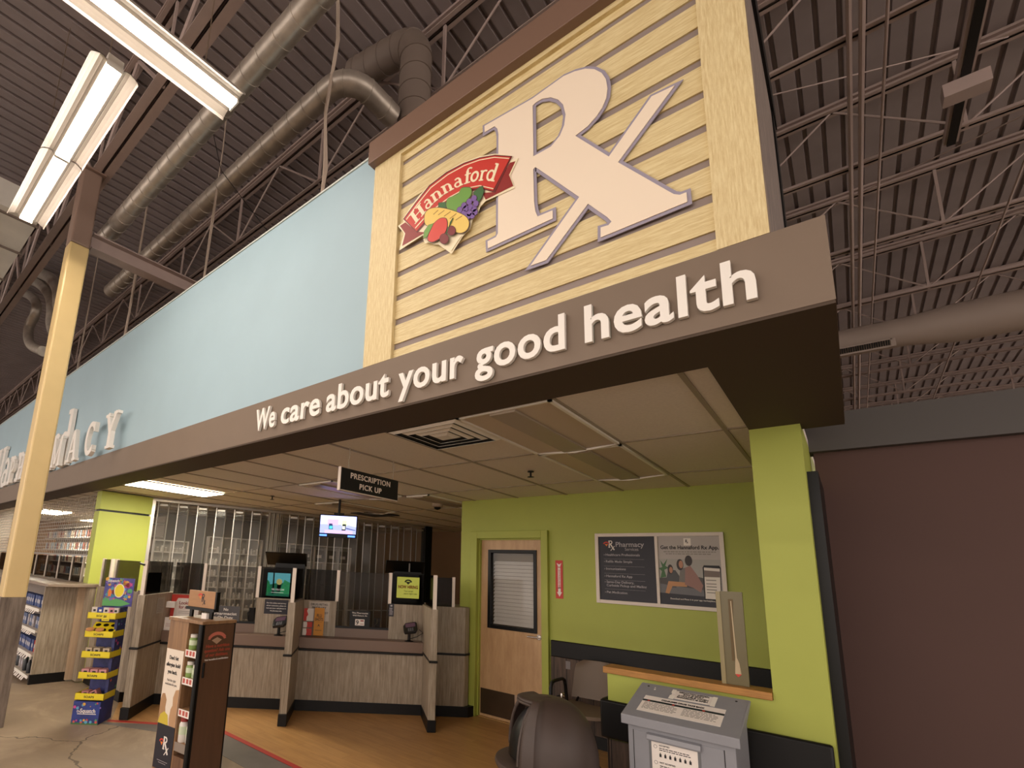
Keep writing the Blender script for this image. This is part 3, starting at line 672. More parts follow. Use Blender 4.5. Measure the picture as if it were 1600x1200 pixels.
fruit('cherries', [ell(620, 885, 42, 48), ell(545, 970, 45, 52)], mat('cherry red', '#7d2428', .5), .0175, 5)
mb = MB()
for P in ([(600, 850), (610, 800), (640, 755)], [(565, 925), (600, 840), (640, 755)]):
    L, R = thick(P, 8); mb.prism(BF, ZB(L + R[::-1]), .019, .0196)
mb.build('cherry_stem', GRND, BG)
flat('white_corner', [(560, 1020), (600, 1045), (690, 920), (712, 925), (605, 1085), (540, 1035)], CREAM, .004, BG)

# slogan on the fascia: every letter a raised piece
def raised(F, txt, uv0, uv1, size, c=0.0, ex=.012, off=.028, z=None):
    (a0, z0), (a1, z1) = uv0, uv1
    mb = MB().text(F, txt, a0, z0, size, w=a1 - a0, c=c, ex=ex, off=off, sp=1.06)
    return mb
FF = Fr((0, 2.10, 0), 0)
words_ = [('We', (402, 672), (433, 661)), ('care', (442, 663), (503, 645)), ('about', (513, 643), (611, 617)), ('your', (626, 606), (727, 590)), ('good', (746, 575), (886, 546)), ('health', (917, 537), (1185, 467))]
SL = thing('slogan_lettering', (-1.8, 2.1, 2.7), 'raised white letters reading We care about your good health on the brown fascia', 'lettering')
ZB0 = 2.686
for wd, p0, p1 in words_:
    a0 = pix(p0[0], p0[1], FF)[0]; a1 = pix(p1[0], p1[1], FF)[0]
    MB().text(FF, wd, a0, ZB0, .245, w=a1 - a0, c=.004, ex=.010, off=.021, sp=1.05).build('word', LET, SL)
    MB().text(FF, wd, a0 + .002, ZB0, .245, w=a1 - a0 - .004, c=.001, ex=.002, off=.02, sp=1.05).build('letter_backing', mat('green grey letter return', '#6f7768', .5), SL)

# big serif letters on the pale blue wall
def wall_word(txt, x_last_right, x_first_left, z0, h, label, name, y, d):
    BL = Fr((0, y, 0), 0)
    tot = sum(G[c][0] for c in txt)
    k = (x_last_right - x_first_left) / tot; a = x_first_left; gap = 0
    if k > h * 1.3: k = h * 1.15; gap = (x_last_right - x_first_left - k * tot) / (len(txt) - 1)
    T = thing(name, tuple(BL.p((x_last_right + x_first_left) / 2, z0)), label, 'lettering')
    for ch in txt:
        a_ = a
        mb = MB(); glyph(mb, ch, lambda x, y: (a_ + x * k, z0 + y * h), 0, d, BL)
        mb.build('letter', LET, T); a += G[ch][0] * k + gap
wall_word('Hannaford', -8.35, -13.6, 2.95, .88, 'tall white serif letters of the store name against the pale blue wall', 'store_name_lettering', 2.118, .05)
wall_word('PHARMACY', -6.27, -11.75, 2.932, .45, 'white serif capitals PHARMACY standing in front of the taller letters', 'pharmacy_lettering', 2.045, .05)

# ------------------------------------------------------------------ door in the green wall
D = tag(thing('door_1', (-3.08, 5.6, 0), 'maple veneer door with blinds behind its window in a green frame', 'door'), kind='structure')
MB().wbox(-3.59, -3.50, 5.50, 5.64, 0, 2.21).wbox(-2.64, -2.56, 5.50, 5.64, 0, 2.21).wbox(-3.50, -2.64, 5.50, 5.64, 2.12, 2.21).build('frame', GREEN, D, bev=.004)
MB().wbox(-3.50, -3.485, 5.56, 5.66, 0, 2.12).wbox(-2.655, -2.64, 5.56, 5.66, 0, 2.12).wbox(-3.50, -2.64, 5.56, 5.66, 2.105, 2.12).build('stop', GREEN, D)
MB().wbox(-3.485, -3.38, 5.60, 5.645, .012, 2.105).wbox(-2.74, -2.655, 5.60, 5.645, .012, 2.105).wbox(-3.38, -2.74, 5.60, 5.645, .012, 1.04).wbox(-3.38, -2.74, 5.60, 5.645, 1.98, 2.105).build('leaf', MAPLE, D)
MB().wbox(-3.385, -3.345, 5.585, 5.65, 1.035, 1.985).wbox(-2.775, -2.735, 5.585, 5.65, 1.035, 1.985).wbox(-3.345, -2.775, 5.585, 5.65, 1.035, 1.075).wbox(-3.345, -2.775, 5.585, 5.65, 1.945, 1.985).build('window_frame', BLACKM, D, bev=.003)
MB().wbox(-3.345, -2.775, 5.615, 5.62, 1.075, 1.945).build('pane', GDOOR, D)
mb = MB(); BLIND = mat('grey blind slat', '#f0eae0', .6)
for k in range(30):
    z = 1.085 + k * .045
    if z > 1.84: break
    mb.box(Fr((-3.345, 5.660, z), X=(1, 0, 0), N=(0, -.80, .6), U=(0, .6, .80)), 0, .57, 0, .052, 0, .001)
mb.build('window_blind', BLIND, D)
MB().wbox(-3.6, -2.5, 5.72, 5.74, .9, 2.2).build('room_beyond', mat('room beyond', '#8f8068', .8), D)
MB().wbox(-3.475, -3.02, 5.596, 5.601, .04, .325).build('kick_plate', KICK, D)
MB().wbox(-3.02, -2.67, 5.597, 5.601, .04, .325).build('kick_plate', mat('pale scuffed plate', '#b79c86', .5), D, label='pale right half of the kick plate')
h = MB().tube([V(-2.71, 5.60, 1.0), V(-2.71, 5.585, 1.0)], .028, 16).tube([V(-2.71, 5.60, 1.0), V(-2.71, 5.545, 1.0)], .011, 10).tube([V(-2.70, 5.545, 1.0), V(-2.83, 5.54, .998)], .009, 10).build('handle', CHROME, D, smooth=True)
MB().wbox(-3.50, -2.64, 5.56, 5.66, .0045, .012).build('threshold', mat('threshold strip', '#b08a52', .5), D)

# fire extinguisher sign
S_ = thing('fire_sign', (-2.44, 5.55, 1.66), 'narrow red fire extinguisher sign with a white down arrow right of the door', 'sign')
F = Fr((-2.485, 5.548, 1.45), 0)
MB().box(F, 0, .085, 0, .42, 0, .003).build('plate', RED, S_)
MB().prism(F, [(.028, .11), (.058, .11), (.058, .36), (.072, .39), (.043, .375), (.014, .39), (.028, .36)], .003, .0035).prism(F, [(.043, .02), (.072, .07), (.058, .07), (.058, .12), (.028, .12), (.028, .07), (.014, .07)], .003, .0035).build('arrow', PAPER, S_)
mb = MB().text(F, 'FIRE', .043, .335, .022, w=.036, c=.004, align='C', off=.01)
VF = Fr(F.p(.037, .315), X=(0, 0, -1), U=(1, 0, 0), N=F.N)
mb.text(VF, 'EXTINGUISHER', 0, 0, .022, w=.20, c=.004, off=.01).build('lettering', RED, S_)

# services and app poster board
PB = thing('poster_board', (-1.45, 5.54, 1.8), 'white framed double poster for pharmacy services and the store app', 'poster')
F = Fr((-2.03, 5.545, 1.44), 0)
W_, H_ = 1.17, .725
MB().box(F, .0, .035, 0, H_, 0, .022).box(F, W_ - .035, W_, 0, H_, 0, .022).box(F, .035, W_ - .035, 0, .035, 0, .022).box(F, .035, W_ - .035, H_ - .035, H_, 0, .022).box(F, .585, .612, .035, H_ - .035, 0, .020).build('frame', mat('white poster frame', '#ddd0c4', .4), PB, bev=.002)
MB().box(F, .03, .59, .03, H_ - .03, 0, .006).build('services_poster', NAVY, PB)
MB().box(F, .605, W_ - .03, .03, H_ - .03, 0, .006).build('app_poster', mat('app poster ground', '#b5ada8', .5), PB)
LG = mat('pale poster letter', '#a9a3a6', .5)
mb = MB().text(F, 'Pharmacy', .21, .585, .072, w=.275, c=.0065, off=.012).text(F, 'Services', .30, .545, .045, w=.13, c=.0065)
mb.build('services_title', LG, PB)
mb = MB()
for z, t_ in ((.49, 'Healthcare Professionals'), (.42, 'Refills Made Simple'), (.345, 'Immunizations'), (.27, 'Hannaford Rx App'), (.21, 'Same-Day Delivery,'), (.175, 'Curbside Pickup and Mailing'), (.105, 'Pet Medication')):
    mb.text(F, t_, .105, z, .034, c=.0065, off=.014)
for z in (.49, .42, .345, .27, .21, .105): mb.text(F, '>', .085, z, .026, c=.0065)
for z in (.46, .385, .31, .243, .15): mb.box(F, .085, .48, z - .003, z - .0015, .006, .0065)
mb.build('services_lettering', LG, PB)
def mini_rx(F, a, z, s, m, par, c=.0065, name='rx_mark'):
    """small Rx mark, s = height of the R"""
    mb = MB(); f = lambda x, y: (a + x * s, z + y * s)
    for path, w in (([(.12, 0), (.12, 1)], .17), (arcp(.3, .75, .2, .2, 90, -90), .13), ([(.1, .95), (.3, .95)], .09), ([(.1, .55), (.3, .55)], .09), ([(.25, .55), (.78, -.32)], .17), ([(.82, .22), (.3, -.42)], .08), ([(0, .03), (.28, .03)], .08)):
        L, R = thick([f(*q) for q in path], w * s); mb.prism(F, L + R[::-1], c, c + .0006)
    return mb.build(name, m, par)
def mini_badge(F, a, z, s, par, c=.0065):
    """tiny red ribbon badge beside a small Rx mark"""
    P = [(a + s * math.cos(math.radians(t)) * .6, z + s * .1 + s * math.sin(math.radians(t)) * .55) for t in range(20, 161, 20)]
    L, R = thick(P, s * .26)
    o_ = MB().prism(F, L + R[::-1], c, c + .0006).build('badge_ribbon', RED, par)
    MB().prism(F, [(a - s * .35, z + s * .25), (a + s * .35, z + s * .3), (a + s * .05, z - s * .25)], c, c + .0006).build('badge_fruit', ORNG, par)
mini_rx(F, .135, .575, .075, PAPER, PB); mini_badge(F, .115, .60, .05, PB)
MB().box(F, .84, .90, .60, .67, .006, .0066).build('app_icon', PAPER, PB)
mini_rx(F, .855, .63, .028, INK, PB, .0068)
MB().text(F, 'Get the Hannaford Rx App.', .635, .565, .050, w=.49, c=.0065, off=.022).build('app_title', INK, PB)
mb = MB()
for z, a0, a1 in ((.535, .66, 1.10), (.515, .68, 1.06)):
    a = a0
    while a < a1:
        w_ = random.uniform(.012, .035); mb.box(F, a, min(a + w_, a1), z, z + .009, .006, .0065); a += w_ + .006
mb.build('small_print', GINK, PB)
# picture of a family on a sofa
def pf(pts): return [(.605 + x * .535, .03 + z * .665) for x, z in pts]
pic = lambda n_, pts, m_, c=.0066: MB().prism(F, pf(pts), c, c + .0005).build(n_, m_, PB)
pic('picture_wall', [(0, .12), (1, .12), (1, .66), (0, .66)], mat('picture wall grey', '#a8a49e', .5), .0062)
pic('picture_band', [(0, 0), (1, 0), (1, .14), (0, .17)], NAVY, .0072)
pic('picture_sofa', [(.02, .14), (.72, .14), (.72, .40), (.55, .43), (.2, .40), (.02, .38)], mat('picture sofa', '#4b4644', .5), .0066)
pic('picture_sofa', [(.02, .16), (.72, .14), (.70, .24), (.3, .27), (.02, .30)], mat('picture seat', '#6b6a6e', .5), .0069)
HAIR = mat('picture hair', '#2f241f', .5); SKN = mat('picture skin', '#b98466', .5)
pic('picture_child', [(.14, .25), (.28, .25), (.34, .42), (.28, .50), (.16, .50), (.13, .38)], mat('picture dark cloth', '#4a4a4c', .5), .0072)
pic('picture_child', ell(.20, .51, .045, .07), HAIR, .0074); pic('picture_child', ell(.21, .50, .028, .045), SKN, .0076)
pic('picture_woman', [(.32, .30), (.42, .28), (.48, .45), (.44, .54), (.36, .52)], mat('picture grey cloth', '#77716c', .5), .0072)
pic('picture_woman', ell(.36, .58, .055, .08), HAIR, .0073); pic('picture_woman', ell(.375, .585, .034, .055), SKN, .0076)
pic('picture_woman', [(.10, .17), (.16, .16), (.22, .27), (.45, .27), (.46, .33), (.16, .34)], mat('picture legs', '#c08a5c', .5), .0074)
pic('picture_man', [(.42, .30), (.55, .26), (.66, .20), (.70, .30), (.62, .44), (.52, .57), (.44, .54)], mat('picture rose cloth', '#9a7268', .5), .0075)
pic('picture_man', ell(.50, .64, .058, .075), HAIR, .0077)
pic('picture_plant', [(.03, .38), (.06, .48), (.01, .52), (.07, .54), (.04, .64), (.09, .58), (.16, .66), (.12, .56), (.17, .53), (.10, .50), (.13, .40)], GRND, .0068)
pic('picture_phone', [(.71, .10), (.96, .10), (.98, .55), (.96, .58), (.73, .58), (.71, .55)], BLACKM, .0080)
pic('picture_phone', [(.725, .12), (.95, .12), (.965, .54), (.73, .55)], PAPER, .0084)
pic('picture_phone', [(.73, .42), (.958, .42), (.962, .50), (.73, .51)], mat('picture photo strip', '#7b6a62', .5), .0088)
mb = MB()
for z in (.37, .32, .28, .24, .20): mb.prism(F, pf([(.75, z), (.90, z), (.90, z + .012), (.75, z + .012)]), .0088, .0092)
mb.build('phone_lines', GINK, PB)
MB().text(F, 'Download and Place it in your app marketplace.', .70, .085, .021, w=.37, c=.0076, off=.01).build('footer_lettering', PAPER, PB)

# tinted panel standing on the low wall
t = thing('tinted_panel', (-.57, 3.67, 1.105), 'narrow olive tinted plastic panel standing upright on the pine sill', 'panel')
OL = mat('olive tinted acrylic', '#665c38', .3)
MB().wbox(-.61, -.50, 3.662, 3.680, 1.106, 1.635).build('panel_face', OL, t)
MB().wbox(-.632, -.61, 3.655, 3.69, 1.106, 1.632).build('panel_edge', mat('pale acrylic edge', '#8d8058', .3), t)
MB().prism(Fr((-.56, 3.661, 1.14), 0), [(-.012, .45), (.012, .45), (.010, .40), (-.002, .10), (-.014, .10)], 0, .001).build('arrow_outline', mat('thin dark line', '#5f4a22', .5), t)
MB().prism(Fr((-.56, 3.661, 1.14), 0), [(-.001, .44), (.004, .44), (.010, .12), (.020, .09), (.026, .03), (.010, .012), (-.004, .03), (.0, .09), (.003, .12)], 0, .002).build('arrow_strip', mat('tan strip', '#b8a583', .5), t)
MB().prism(Fr((-.56, 3.661, 1.14), 0), [(-.004, .028), (.028, .03), (.010, .012)], .002, .003).build('arrow_tip', RED, t)

# waiting room chair
def chair():
    t = thing('waiting_chair', (-1.98, 5.05, .004), 'taupe waiting room chair with black looped arms by the low green wall', 'chair')
    F = Fr((-1.98, 5.05, .004), 0)
    n = 14
    mb = MB()
    def shell(fn, nx=14, nz=8, th=.022):
        P = []
        for s in (0, 1):
            for j in range(nz + 1):
                for i in range(nx + 1):
                    a, z, c = fn(i / nx * 2 - 1, j / nz); P.append(F.p(a, z - (th if s and th_z else 0), c - (th if s and not th_z else 0)))
        m_ = MB(); N = (nx + 1) * (nz + 1); fs = []
        for s in (0, 1):
            for j in range(nz):
                for i in range(nx):
                    b = s * N + j * (nx + 1) + i; fs.append((b, b + 1, b + nx + 2, b + nx + 1))
        for i in range(nx):
            fs.append((i, i + 1, N + i + 1, N + i)); b = nz * (nx + 1) + i; fs.append((b, b + 1, N + b + 1, N + b))
        for j in range(nz):
            b = j * (nx + 1); fs.append((b, b + nx + 1, N + b + nx + 1, N + b)); b += nx; fs.append((b, b + nx + 1, N + b + nx + 1, N + b))
        m_.add(P, fs); return m_
    th_z = False
    def back(u, v):
        w_ = .245 * (1 - .10 * v) * (1 if v < .8 else math.sqrt(max(0.15, 1 - ((v - .8) / .2) ** 2 * .55)))
        return u * w_, .50 + v * .36, -.30 - v * .07 + .05 * u * u
    shell(back).build('backrest', TAUPE, t, smooth=True)
    th_z = True
    def seat(u, v):
        w_ = .25 * (1 - .08 * (1 - v)); return u * w_, .455 + .02 * u * u - .03 * max(0, v - .8), -.27 + v * .48 - .05 * u * u * v
    shell(seat, th=.03).build('seat', TAUPE, t, smooth=True)
    for s in (-1, 1):
        A = [F.p(s * .29, .0, .17), F.p(s * .29, .62, .13), F.p(s * .29, .665, .10), F.p(s * .29, .675, .05), F.p(s * .29, .675, -.14), F.p(s * .29, .655, -.19), F.p(s * .29, .60, -.21), F.p(s * .28, .42, -.22)]
        MB().tube(A, .017, 8).build('arm', BLACKM, t, smooth=True)
        MB().tube([F.p(s * .28, .42, -.22), F.p(s * .28, 0, -.31)], .013, 8).build('leg', BLACKM, t, smooth=True)
    MB().tube([F.p(-.29, .42, .12), F.p(.29, .42, .12)], .012, 8).tube([F.p(-.28, .42, -.20), F.p(.28, .42, -.20)], .012, 8).tube([F.p(-.2, .42, -.2), F.p(-.18, .55, -.33)], .012, 8).tube([F.p(.2, .42, -.2), F.p(.18, .55, -.33)], .012, 8).build('seat_frame', BLACKM, t, smooth=True)
    return t
chair()
# fire extinguisher between chair and door
t = thing('fire_extinguisher', (-2.37, 5.35, .004), 'red fire extinguisher with bright valve standing left of the waiting chair', 'fire extinguisher')
MB().lathe((-2.37, 5.40, .004), [(.05, 0), (.062, .01), (.065, .03), (.065, .36), (.055, .40), (.03, .43), (.018, .44)], 20).build('cylinder', REDD, t, smooth=True)
MB().lathe((-2.37, 5.40, .444), [(.018, 0), (.02, .03), (.014, .05)], 12).tube([V(-2.37, 5.40, .49), V(-2.31, 5.34, .51)], .008, 6).tube([V(-2.37, 5.40, .475), V(-2.31, 5.35, .475)], .008, 6).build('valve', CHROME, t, smooth=True)
MB().tube([V(-2.39, 5.40, .47), V(-2.45, 5.38, .44), V(-2.45, 5.37, .30)], .009, 6).build('hose', BLACKM, t, smooth=True)
o = MB().wbox(-2.38, -2.33, 5.533, 5.54, .72, .80).build('wall_outlet', mat('grey outlet plate', '#7b7474', .5)); tag(o, 'small grey outlet on the plank wainscot above the chair arm', 'outlet')

# domed litter bin
def bin_():
    cx, cy = -1.36, 2.90
    t = thing('litter_bin', (cx, cy, 0), 'brown plastic litter bin with domed lid beside the grey drop box', 'bin')
    MB().lathe((cx, cy, 0), [(.22, 0), (.24, .02), (.262, .50), (.27, .56), (.255, .60), (.25, .645)], 40).build('barrel', CAN, t, smooth=True)
    # dome with a recessed doorway facing left-front
    mb = MB(); n = 96; m_ = 24; R = .268; H0 = .645
    ang0 = math.radians(214); op = math.radians(50)
    def pt(i, j):
        th = 2 * math.pi * i / n; ph = j / m_ * math.pi / 2
        d = (th - ang0 + math.pi) % (2 * math.pi) - math.pi
        lift = .030 * min(1, max(0, (op + .38 - abs(d)) / .07)) * min(1, max(0, (1.35 - ph) / .2))
        r = (R + lift) * max(0, math.cos(ph)) ** .72; z = H0 + (.33 + lift * .8) * math.sin(ph) + .02
        x = r * math.cos(th); y = r * math.sin(th)
        return V(cx + x, cy + y, z), d, z
    P = [[pt(i, j) for i in range(n)] for j in range(m_ + 1)]
    base = 0
    for j in range(m_ + 1):
        for i in range(n): mb.v.append(P[j][i][0])
    for j in range(m_):
        for i in range(n):
            k = (i + 1) % n
            d = P[j][i][1]
            inside = abs(d) < op and j < 17
            if not inside: mb.f.append((j * n + i, j * n + k, (j + 1) * n + k, (j + 1) * n + i))
    o = mb.build('domed_lid', CAN, t, smooth=True)
    so = o.modifiers.new('solid', 'SOLIDIFY'); so.thickness = .018; so.offset = -1
    # raised hood lips round the doorway
    lip = []
    for s in (-1, 1):
        i = 0
    e = []
    for k in range(9): e.append((-op, math.radians(3 + 60 * k / 8)))
    for k in range(1, 8): e.append((-op + 2 * op * k / 8, math.radians(64)))
    for k in range(9): e.append((op, math.radians(63 - 60 * k / 8)))
    path = [V(cx + (R + .022) * math.cos(ph) ** .72 * math.cos(ang0 + d), cy + (R + .022) * math.cos(ph) ** .72 * math.sin(ang0 + d), H0 + .02 + .334 * math.sin(ph)) for d, ph in e]
    MB().tube(path, .009, 8).build('doorway_lip', CAN, t, smooth=True)
    # flap hung inside the doorway
    mb = MB(); R2 = .215
    a = [(d, ph) for ph in [math.radians(2 + 64 * k / 8) for k in range(9)] for d in [-op * 1.1 + 2.2 * op * i / 8 for i in range(9)]]
    mb.v = [V(cx + R2 * math.cos(ph) * math.cos(ang0 + d), cy + R2 * math.cos(ph) * math.sin(ang0 + d), H0 + .02 + .30 * math.sin(ph)) for d, ph in a]
    mb.f = [(j * 9 + i, j * 9 + i + 1, (j + 1) * 9 + i + 1, (j + 1) * 9 + i) for j in range(8) for i in range(8)]
    mb.build('flap', BLACKM, t, smooth=True)
    MB().lathe((cx, cy, .615), [(.262, 0), (.285, .004), (.29, .018), (.285, .034), (.268, .042), (.20, .045)], 48).build('lid_rim', CAN, t, smooth=True)
    MB().lathe((cx - .262 * math.cos(math.radians(50)), cy - .262 * math.sin(math.radians(50)), .56), [(.01, 0), (.01, .004)], 8).build('rivet', CHROME, t)
bin_()

# grey medicine drop box
def dropbox():
    t = thing('drop_box', (-.755, 3.30, 0), 'grey steel medicine drop box with sloping papered top beside the low wall', 'drop box')
    x0, x1, y0, y1 = -1.015, -.49, 3.11, 3.50
    F = Fr((x0, y0, 0), 0); W = x1 - x0; zf, zb = .945, 1.06
    MB().prism(Fr((x0 + .015, 0, 0), X=(0, 1, 0), N=(1, 0, 0)), [(y0 + .02, .03), (y1, .03), (y1, zb - .03), (y0 + .02, zf - .05)], 0, W - .03).build('body', BOXG, t, bev=.004)
    MB().wbox(x0 + .01, x1 - .01, y0 + .03, y1 - .01, .0, .03).build('plinth', BLACKM, t)
    U_ = V(0, y1 - y0 + .02, zb - zf).normalized(); N_ = V(0, -U_.z, U_.y)
    T = Fr((x0, y0 - .01, zf), X=(1, 0, 0), U=U_, N=N_); LN = math.hypot(y1 - y0 + .02, zb - zf)
    MB().box(T, -.01, W + .01, 0, LN, -.012, 0).wbox(x0 - .01, x1 + .01, y0 - .012, y0 - .004, zf - .048, zf).prism(Fr((x1, 0, 0), X=(0, 1, 0), N=(1, 0, 0)), [(y0 - .01, zf - .048), (y0 + .03, zf - .048), (y1, zb - .02), (y1, zb), (y0 - .01, zf)], 0, .01).prism(Fr((x0 - .01, 0, 0), X=(0, 1, 0), N=(1, 0, 0)), [(y0 - .01, zf - .048), (y0 + .03, zf - .048), (y1, zb - .02), (y1, zb), (y0 - .01, zf)], 0, .01).build('sloping_lid', BOXG, t, bev=.003)
    # big notice on the lid
    nt_ = MB().box(T, .05, .445, .075, .265, 0, .001).build('lid_notice', PAPER, t)
    MB().box(T, .05, .445, .195, .216, .001, .0014).build('dark_band', mat('dark teal band', '#1d2b30', .5), nt_)
    mb = MB().text(T, 'CONSUMER DRUG TAKE BACK', .14, .228, .022, w=.21, c=.0012, off=.015); mb.build('heading', INK, nt_)
    mb = MB()
    for blk in ((.065, .235), (.26, .43)):
        for k in range(6):
            a = blk[0]; z = .18 - k * .014
            while a < blk[1] - .02:
                w_ = random.uniform(.008, .026); mb.box(T, a, min(a + w_, blk[1]), z, z + .006, .001, .0014); a += w_ + .004
    mb.build('small_print', GINK, nt_)
    mb = MB()
    for a in (.075, .20, .345): mb.box(T, a, a + .012, .200, .211, .0014, .0018)
    mb.build('red_spot', RED, nt_)
    n2 = MB().box(T, .17, .385, .285, .385, 0, .001).build('taped_note', PAPER, t)
    mb = MB()
    for k, s in enumerate(('MEDICATION DISPOSAL', 'BOX IS ONLY', 'AVAILABLE WHEN', 'PHARMACY IS OPEN')): mb.text(T, s, .278, .365 - k * .021, .020, c=.0012, off=.012, align='C', w=.15 if k != 1 else .10)
    mb.build('note_lettering', INK, n2)
    MB().box(T, .165, .19, .275, .32, .001, .002).box(T, .165, .185, .35, .395, .001, .002).box(T, .368, .39, .275, .39, .001, .002).build('tape', mat('clear tape', '#f4efe4', .3), n2)
    mb = MB()
    for a in (.035, W - .05): mb.tube([T.p(a, LN - .04, 0), T.p(a, LN - .04, .002)], .006, 10)
    mb.build('rivet', BLACKM, t)
    MB().box(T, .072, .08, LN - .075, LN - .062, 0, .001).box(T, .070, .076, LN - .05, LN - .044, 0, .001).build('paint_chip', PAPER, t)
    # front door of the box
    FB = Fr((x0 + .015, y0 + .02, 0), 0); Wd = W - .03
    MB().box(FB, .03, .445, .12, .87, 0, .004).build('front_door', BOXG, t, bev=.002)
    MB().box(FB, .026, .029, .12, .87, .0, .001).box(FB, .446, .449, .12, .87, 0, .001).build('door_gap', BLACKM, t)
    MB().box(FB, .105, .345, .62, .85, .004, .006).build('window_frame', mat('darker grey frame', '#6b6d70', .4), t)
    n3 = MB().box(FB, .118, .332, .63, .835, .006, .007).build('front_notice', PAPER, t)
    mb = MB()
    def rows(z, n, a0, a1):
        for k in range(n):
            a = a0
            while a < a1 - .01:
                w_ = random.uniform(.006, .02); mb.box(FB, a, min(a + w_, a1), z - k * .009, z - k * .009 + .004, .007, .0074); a += w_ + .003
    rows(.806, 2, .155, .30); rows(.72, 3, .155, .32)
    for k in range(7): 
        a = .155 + k * .023; mb.box(FB, a, a + .010, .765, .78, .007, .0074); mb.box(FB, a + .003, a + .007, .78, .786, .007, .0074)
    mb.text(FB, 'ACCEPTED', .155, .818, .010, c=.0072, off=.01); mb.text(FB, 'NOT ACCEPTED', .155, .735, .010, c=.0072, off=.01)
    for z in (.812, .735):
        L, R = thick(arcp(.137, z, .008, .008, 0, 360, 14), .0015); mb.prism(FB, L + R[::-1], .007, .0074)
    mb.build('notice_print', INK, n3)
    MB().prism(Fr(FB.p(.10, .845), X=FB.N, N=FB.X), [(0, .03), (.022, .022), (.026, .0), (.022, -.008), (.018, .0), (.0, .01)], 0, .25).build('pull_handle', BOXG, t, bev=.002)
    MB().tube([FB.p(.385, .70, .004), FB.p(.385, .70, .014)], .013, 18).build('lock', CHROME, t)
    MB().box(FB, .383, .387, .694, .706, .014, .0145).build('keyhole', BLACKM, t)
dropbox()

# ------------------------------------------------------------------ service counter, set at 45 degrees: a = along, c = towards the shop
CF = Fr((0, 0, 0), X=(Q, Q, 0), N=(Q, -Q, 0))
CT = thing('service_counter', tuple(CF.p(-.75, 0, -6.4)), 'long grey oak pharmacy counter with brown worktop and smoked glass screens', 'counter')
FRT, BK = -6.32, -6.50
for s0, s1 in ((-2.355, -.805), (-.725, .77)):
    MB().box(CF, s0, s1, .12, .68, FRT - .04, FRT).build('knee_panel', LAM, CT)
    MB().box(CF, s0, s1, .70, .825, FRT - .45, FRT + .02).build('worktop', LAMD, CT, bev=.004)
    MB().box(CF, s0, s1, .675, .70, FRT - .04, FRT + .035).build('edge_strip', BLACKP, CT, bev=.006)
    MB().box(CF, s0, s1, .004, .12, FRT - .04, FRT + .012).build('plinth', BLACKP, CT)
for s0, s1, gl in ((-2.355, -1.985, 0), (-1.31, -.805, 1), (-.725, -.315, 0), (.35, .77, 1)):
    MB().box(CF, s0, s1, .825, 1.25, BK - .03, BK).build('upper_panel', LAM, CT, bev=.002)
    MB().box(CF, s0, s1, 1.25, 1.63, BK - .02, BK - .012).build('smoked_screen', GCTR, CT)
for s0, s1 in ((-1.985, -1.31), (-.315, .35)):
    MB().box(CF, s0, s1, .825, .93, BK - .03, BK).build('window_upstand', LAMD, CT)
    MB().box(CF, s0, s1, .93, .955, BK - .04, BK + .003).build('window_track', BLACKM, CT)
    MB().box(CF, s0, s1, .955, 1.62, BK - .018, BK - .012).build('clear_screen', GCLR, CT)
for s0, s1 in ((-2.435, -2.355), (-.805, -.725), (.77, .85)):
    MB().box(CF, s0, s1, .12, 1.265, BK - .02, -5.70).build('divider', LAM, CT, bev=.003)
    MB().box(CF, s0 - .006, s1 + .006, .004, .12, BK, -5.675).build('divider_plinth', BLACKP, CT, bev=.004)
    MB().box(CF, s0 - .008, s1 + .008, .70, .722, FRT, -5.675).build('divider_edge_strip', BLACKP, CT, bev=.006)
    mid = (s0 + s1) / 2
    MB().box(CF, mid - .004, mid + .004, 1.265, 1.63, BK, -5.74).build('divider_glass', GCTR, CT)
    MB().box(CF, mid - .02, mid + .02, 1.262, 1.635, -5.74, -5.70).build('screen_post', ALUW, CT)
for s in (-1.985, -1.31, -.315, .35):
    MB().box(CF, s - .02, s + .018, 1.25, 1.635, BK - .02, BK + .006).build('screen_post', ALUW, CT)
# right end of the counter
MB().hprism(CF, [(.85, FRT), (1.28, FRT), (1.34, FRT - .06), (1.34, FRT - .7), (.85, FRT - .7)], .12, 1.26).build('end_panel', LAM, CT, bev=.002)
MB().hprism(CF, [(.85, FRT + .012), (1.33, FRT + .012), (1.42, FRT - .06), (1.42, FRT - .6), (.85, FRT - .6)], .004, .12).build('plinth', BLACKP, CT)
MB().hprism(CF, [(.85, FRT + .015), (1.285, FRT + .015), (1.352, FRT - .055), (1.352, FRT - .3), (.85, FRT - .3)], .695, .72).build('edge_strip', BLACKP, CT)
MB().box(CF, 1.11, 1.145, 1.26, 1.62, FRT - .04, FRT - .01).build('screen_post', ALUW, CT)
MB().box(CF, .86, 1.11, 1.26, 1.61, FRT - .03, FRT - .022).build('smoked_screen', GCTR, CT)
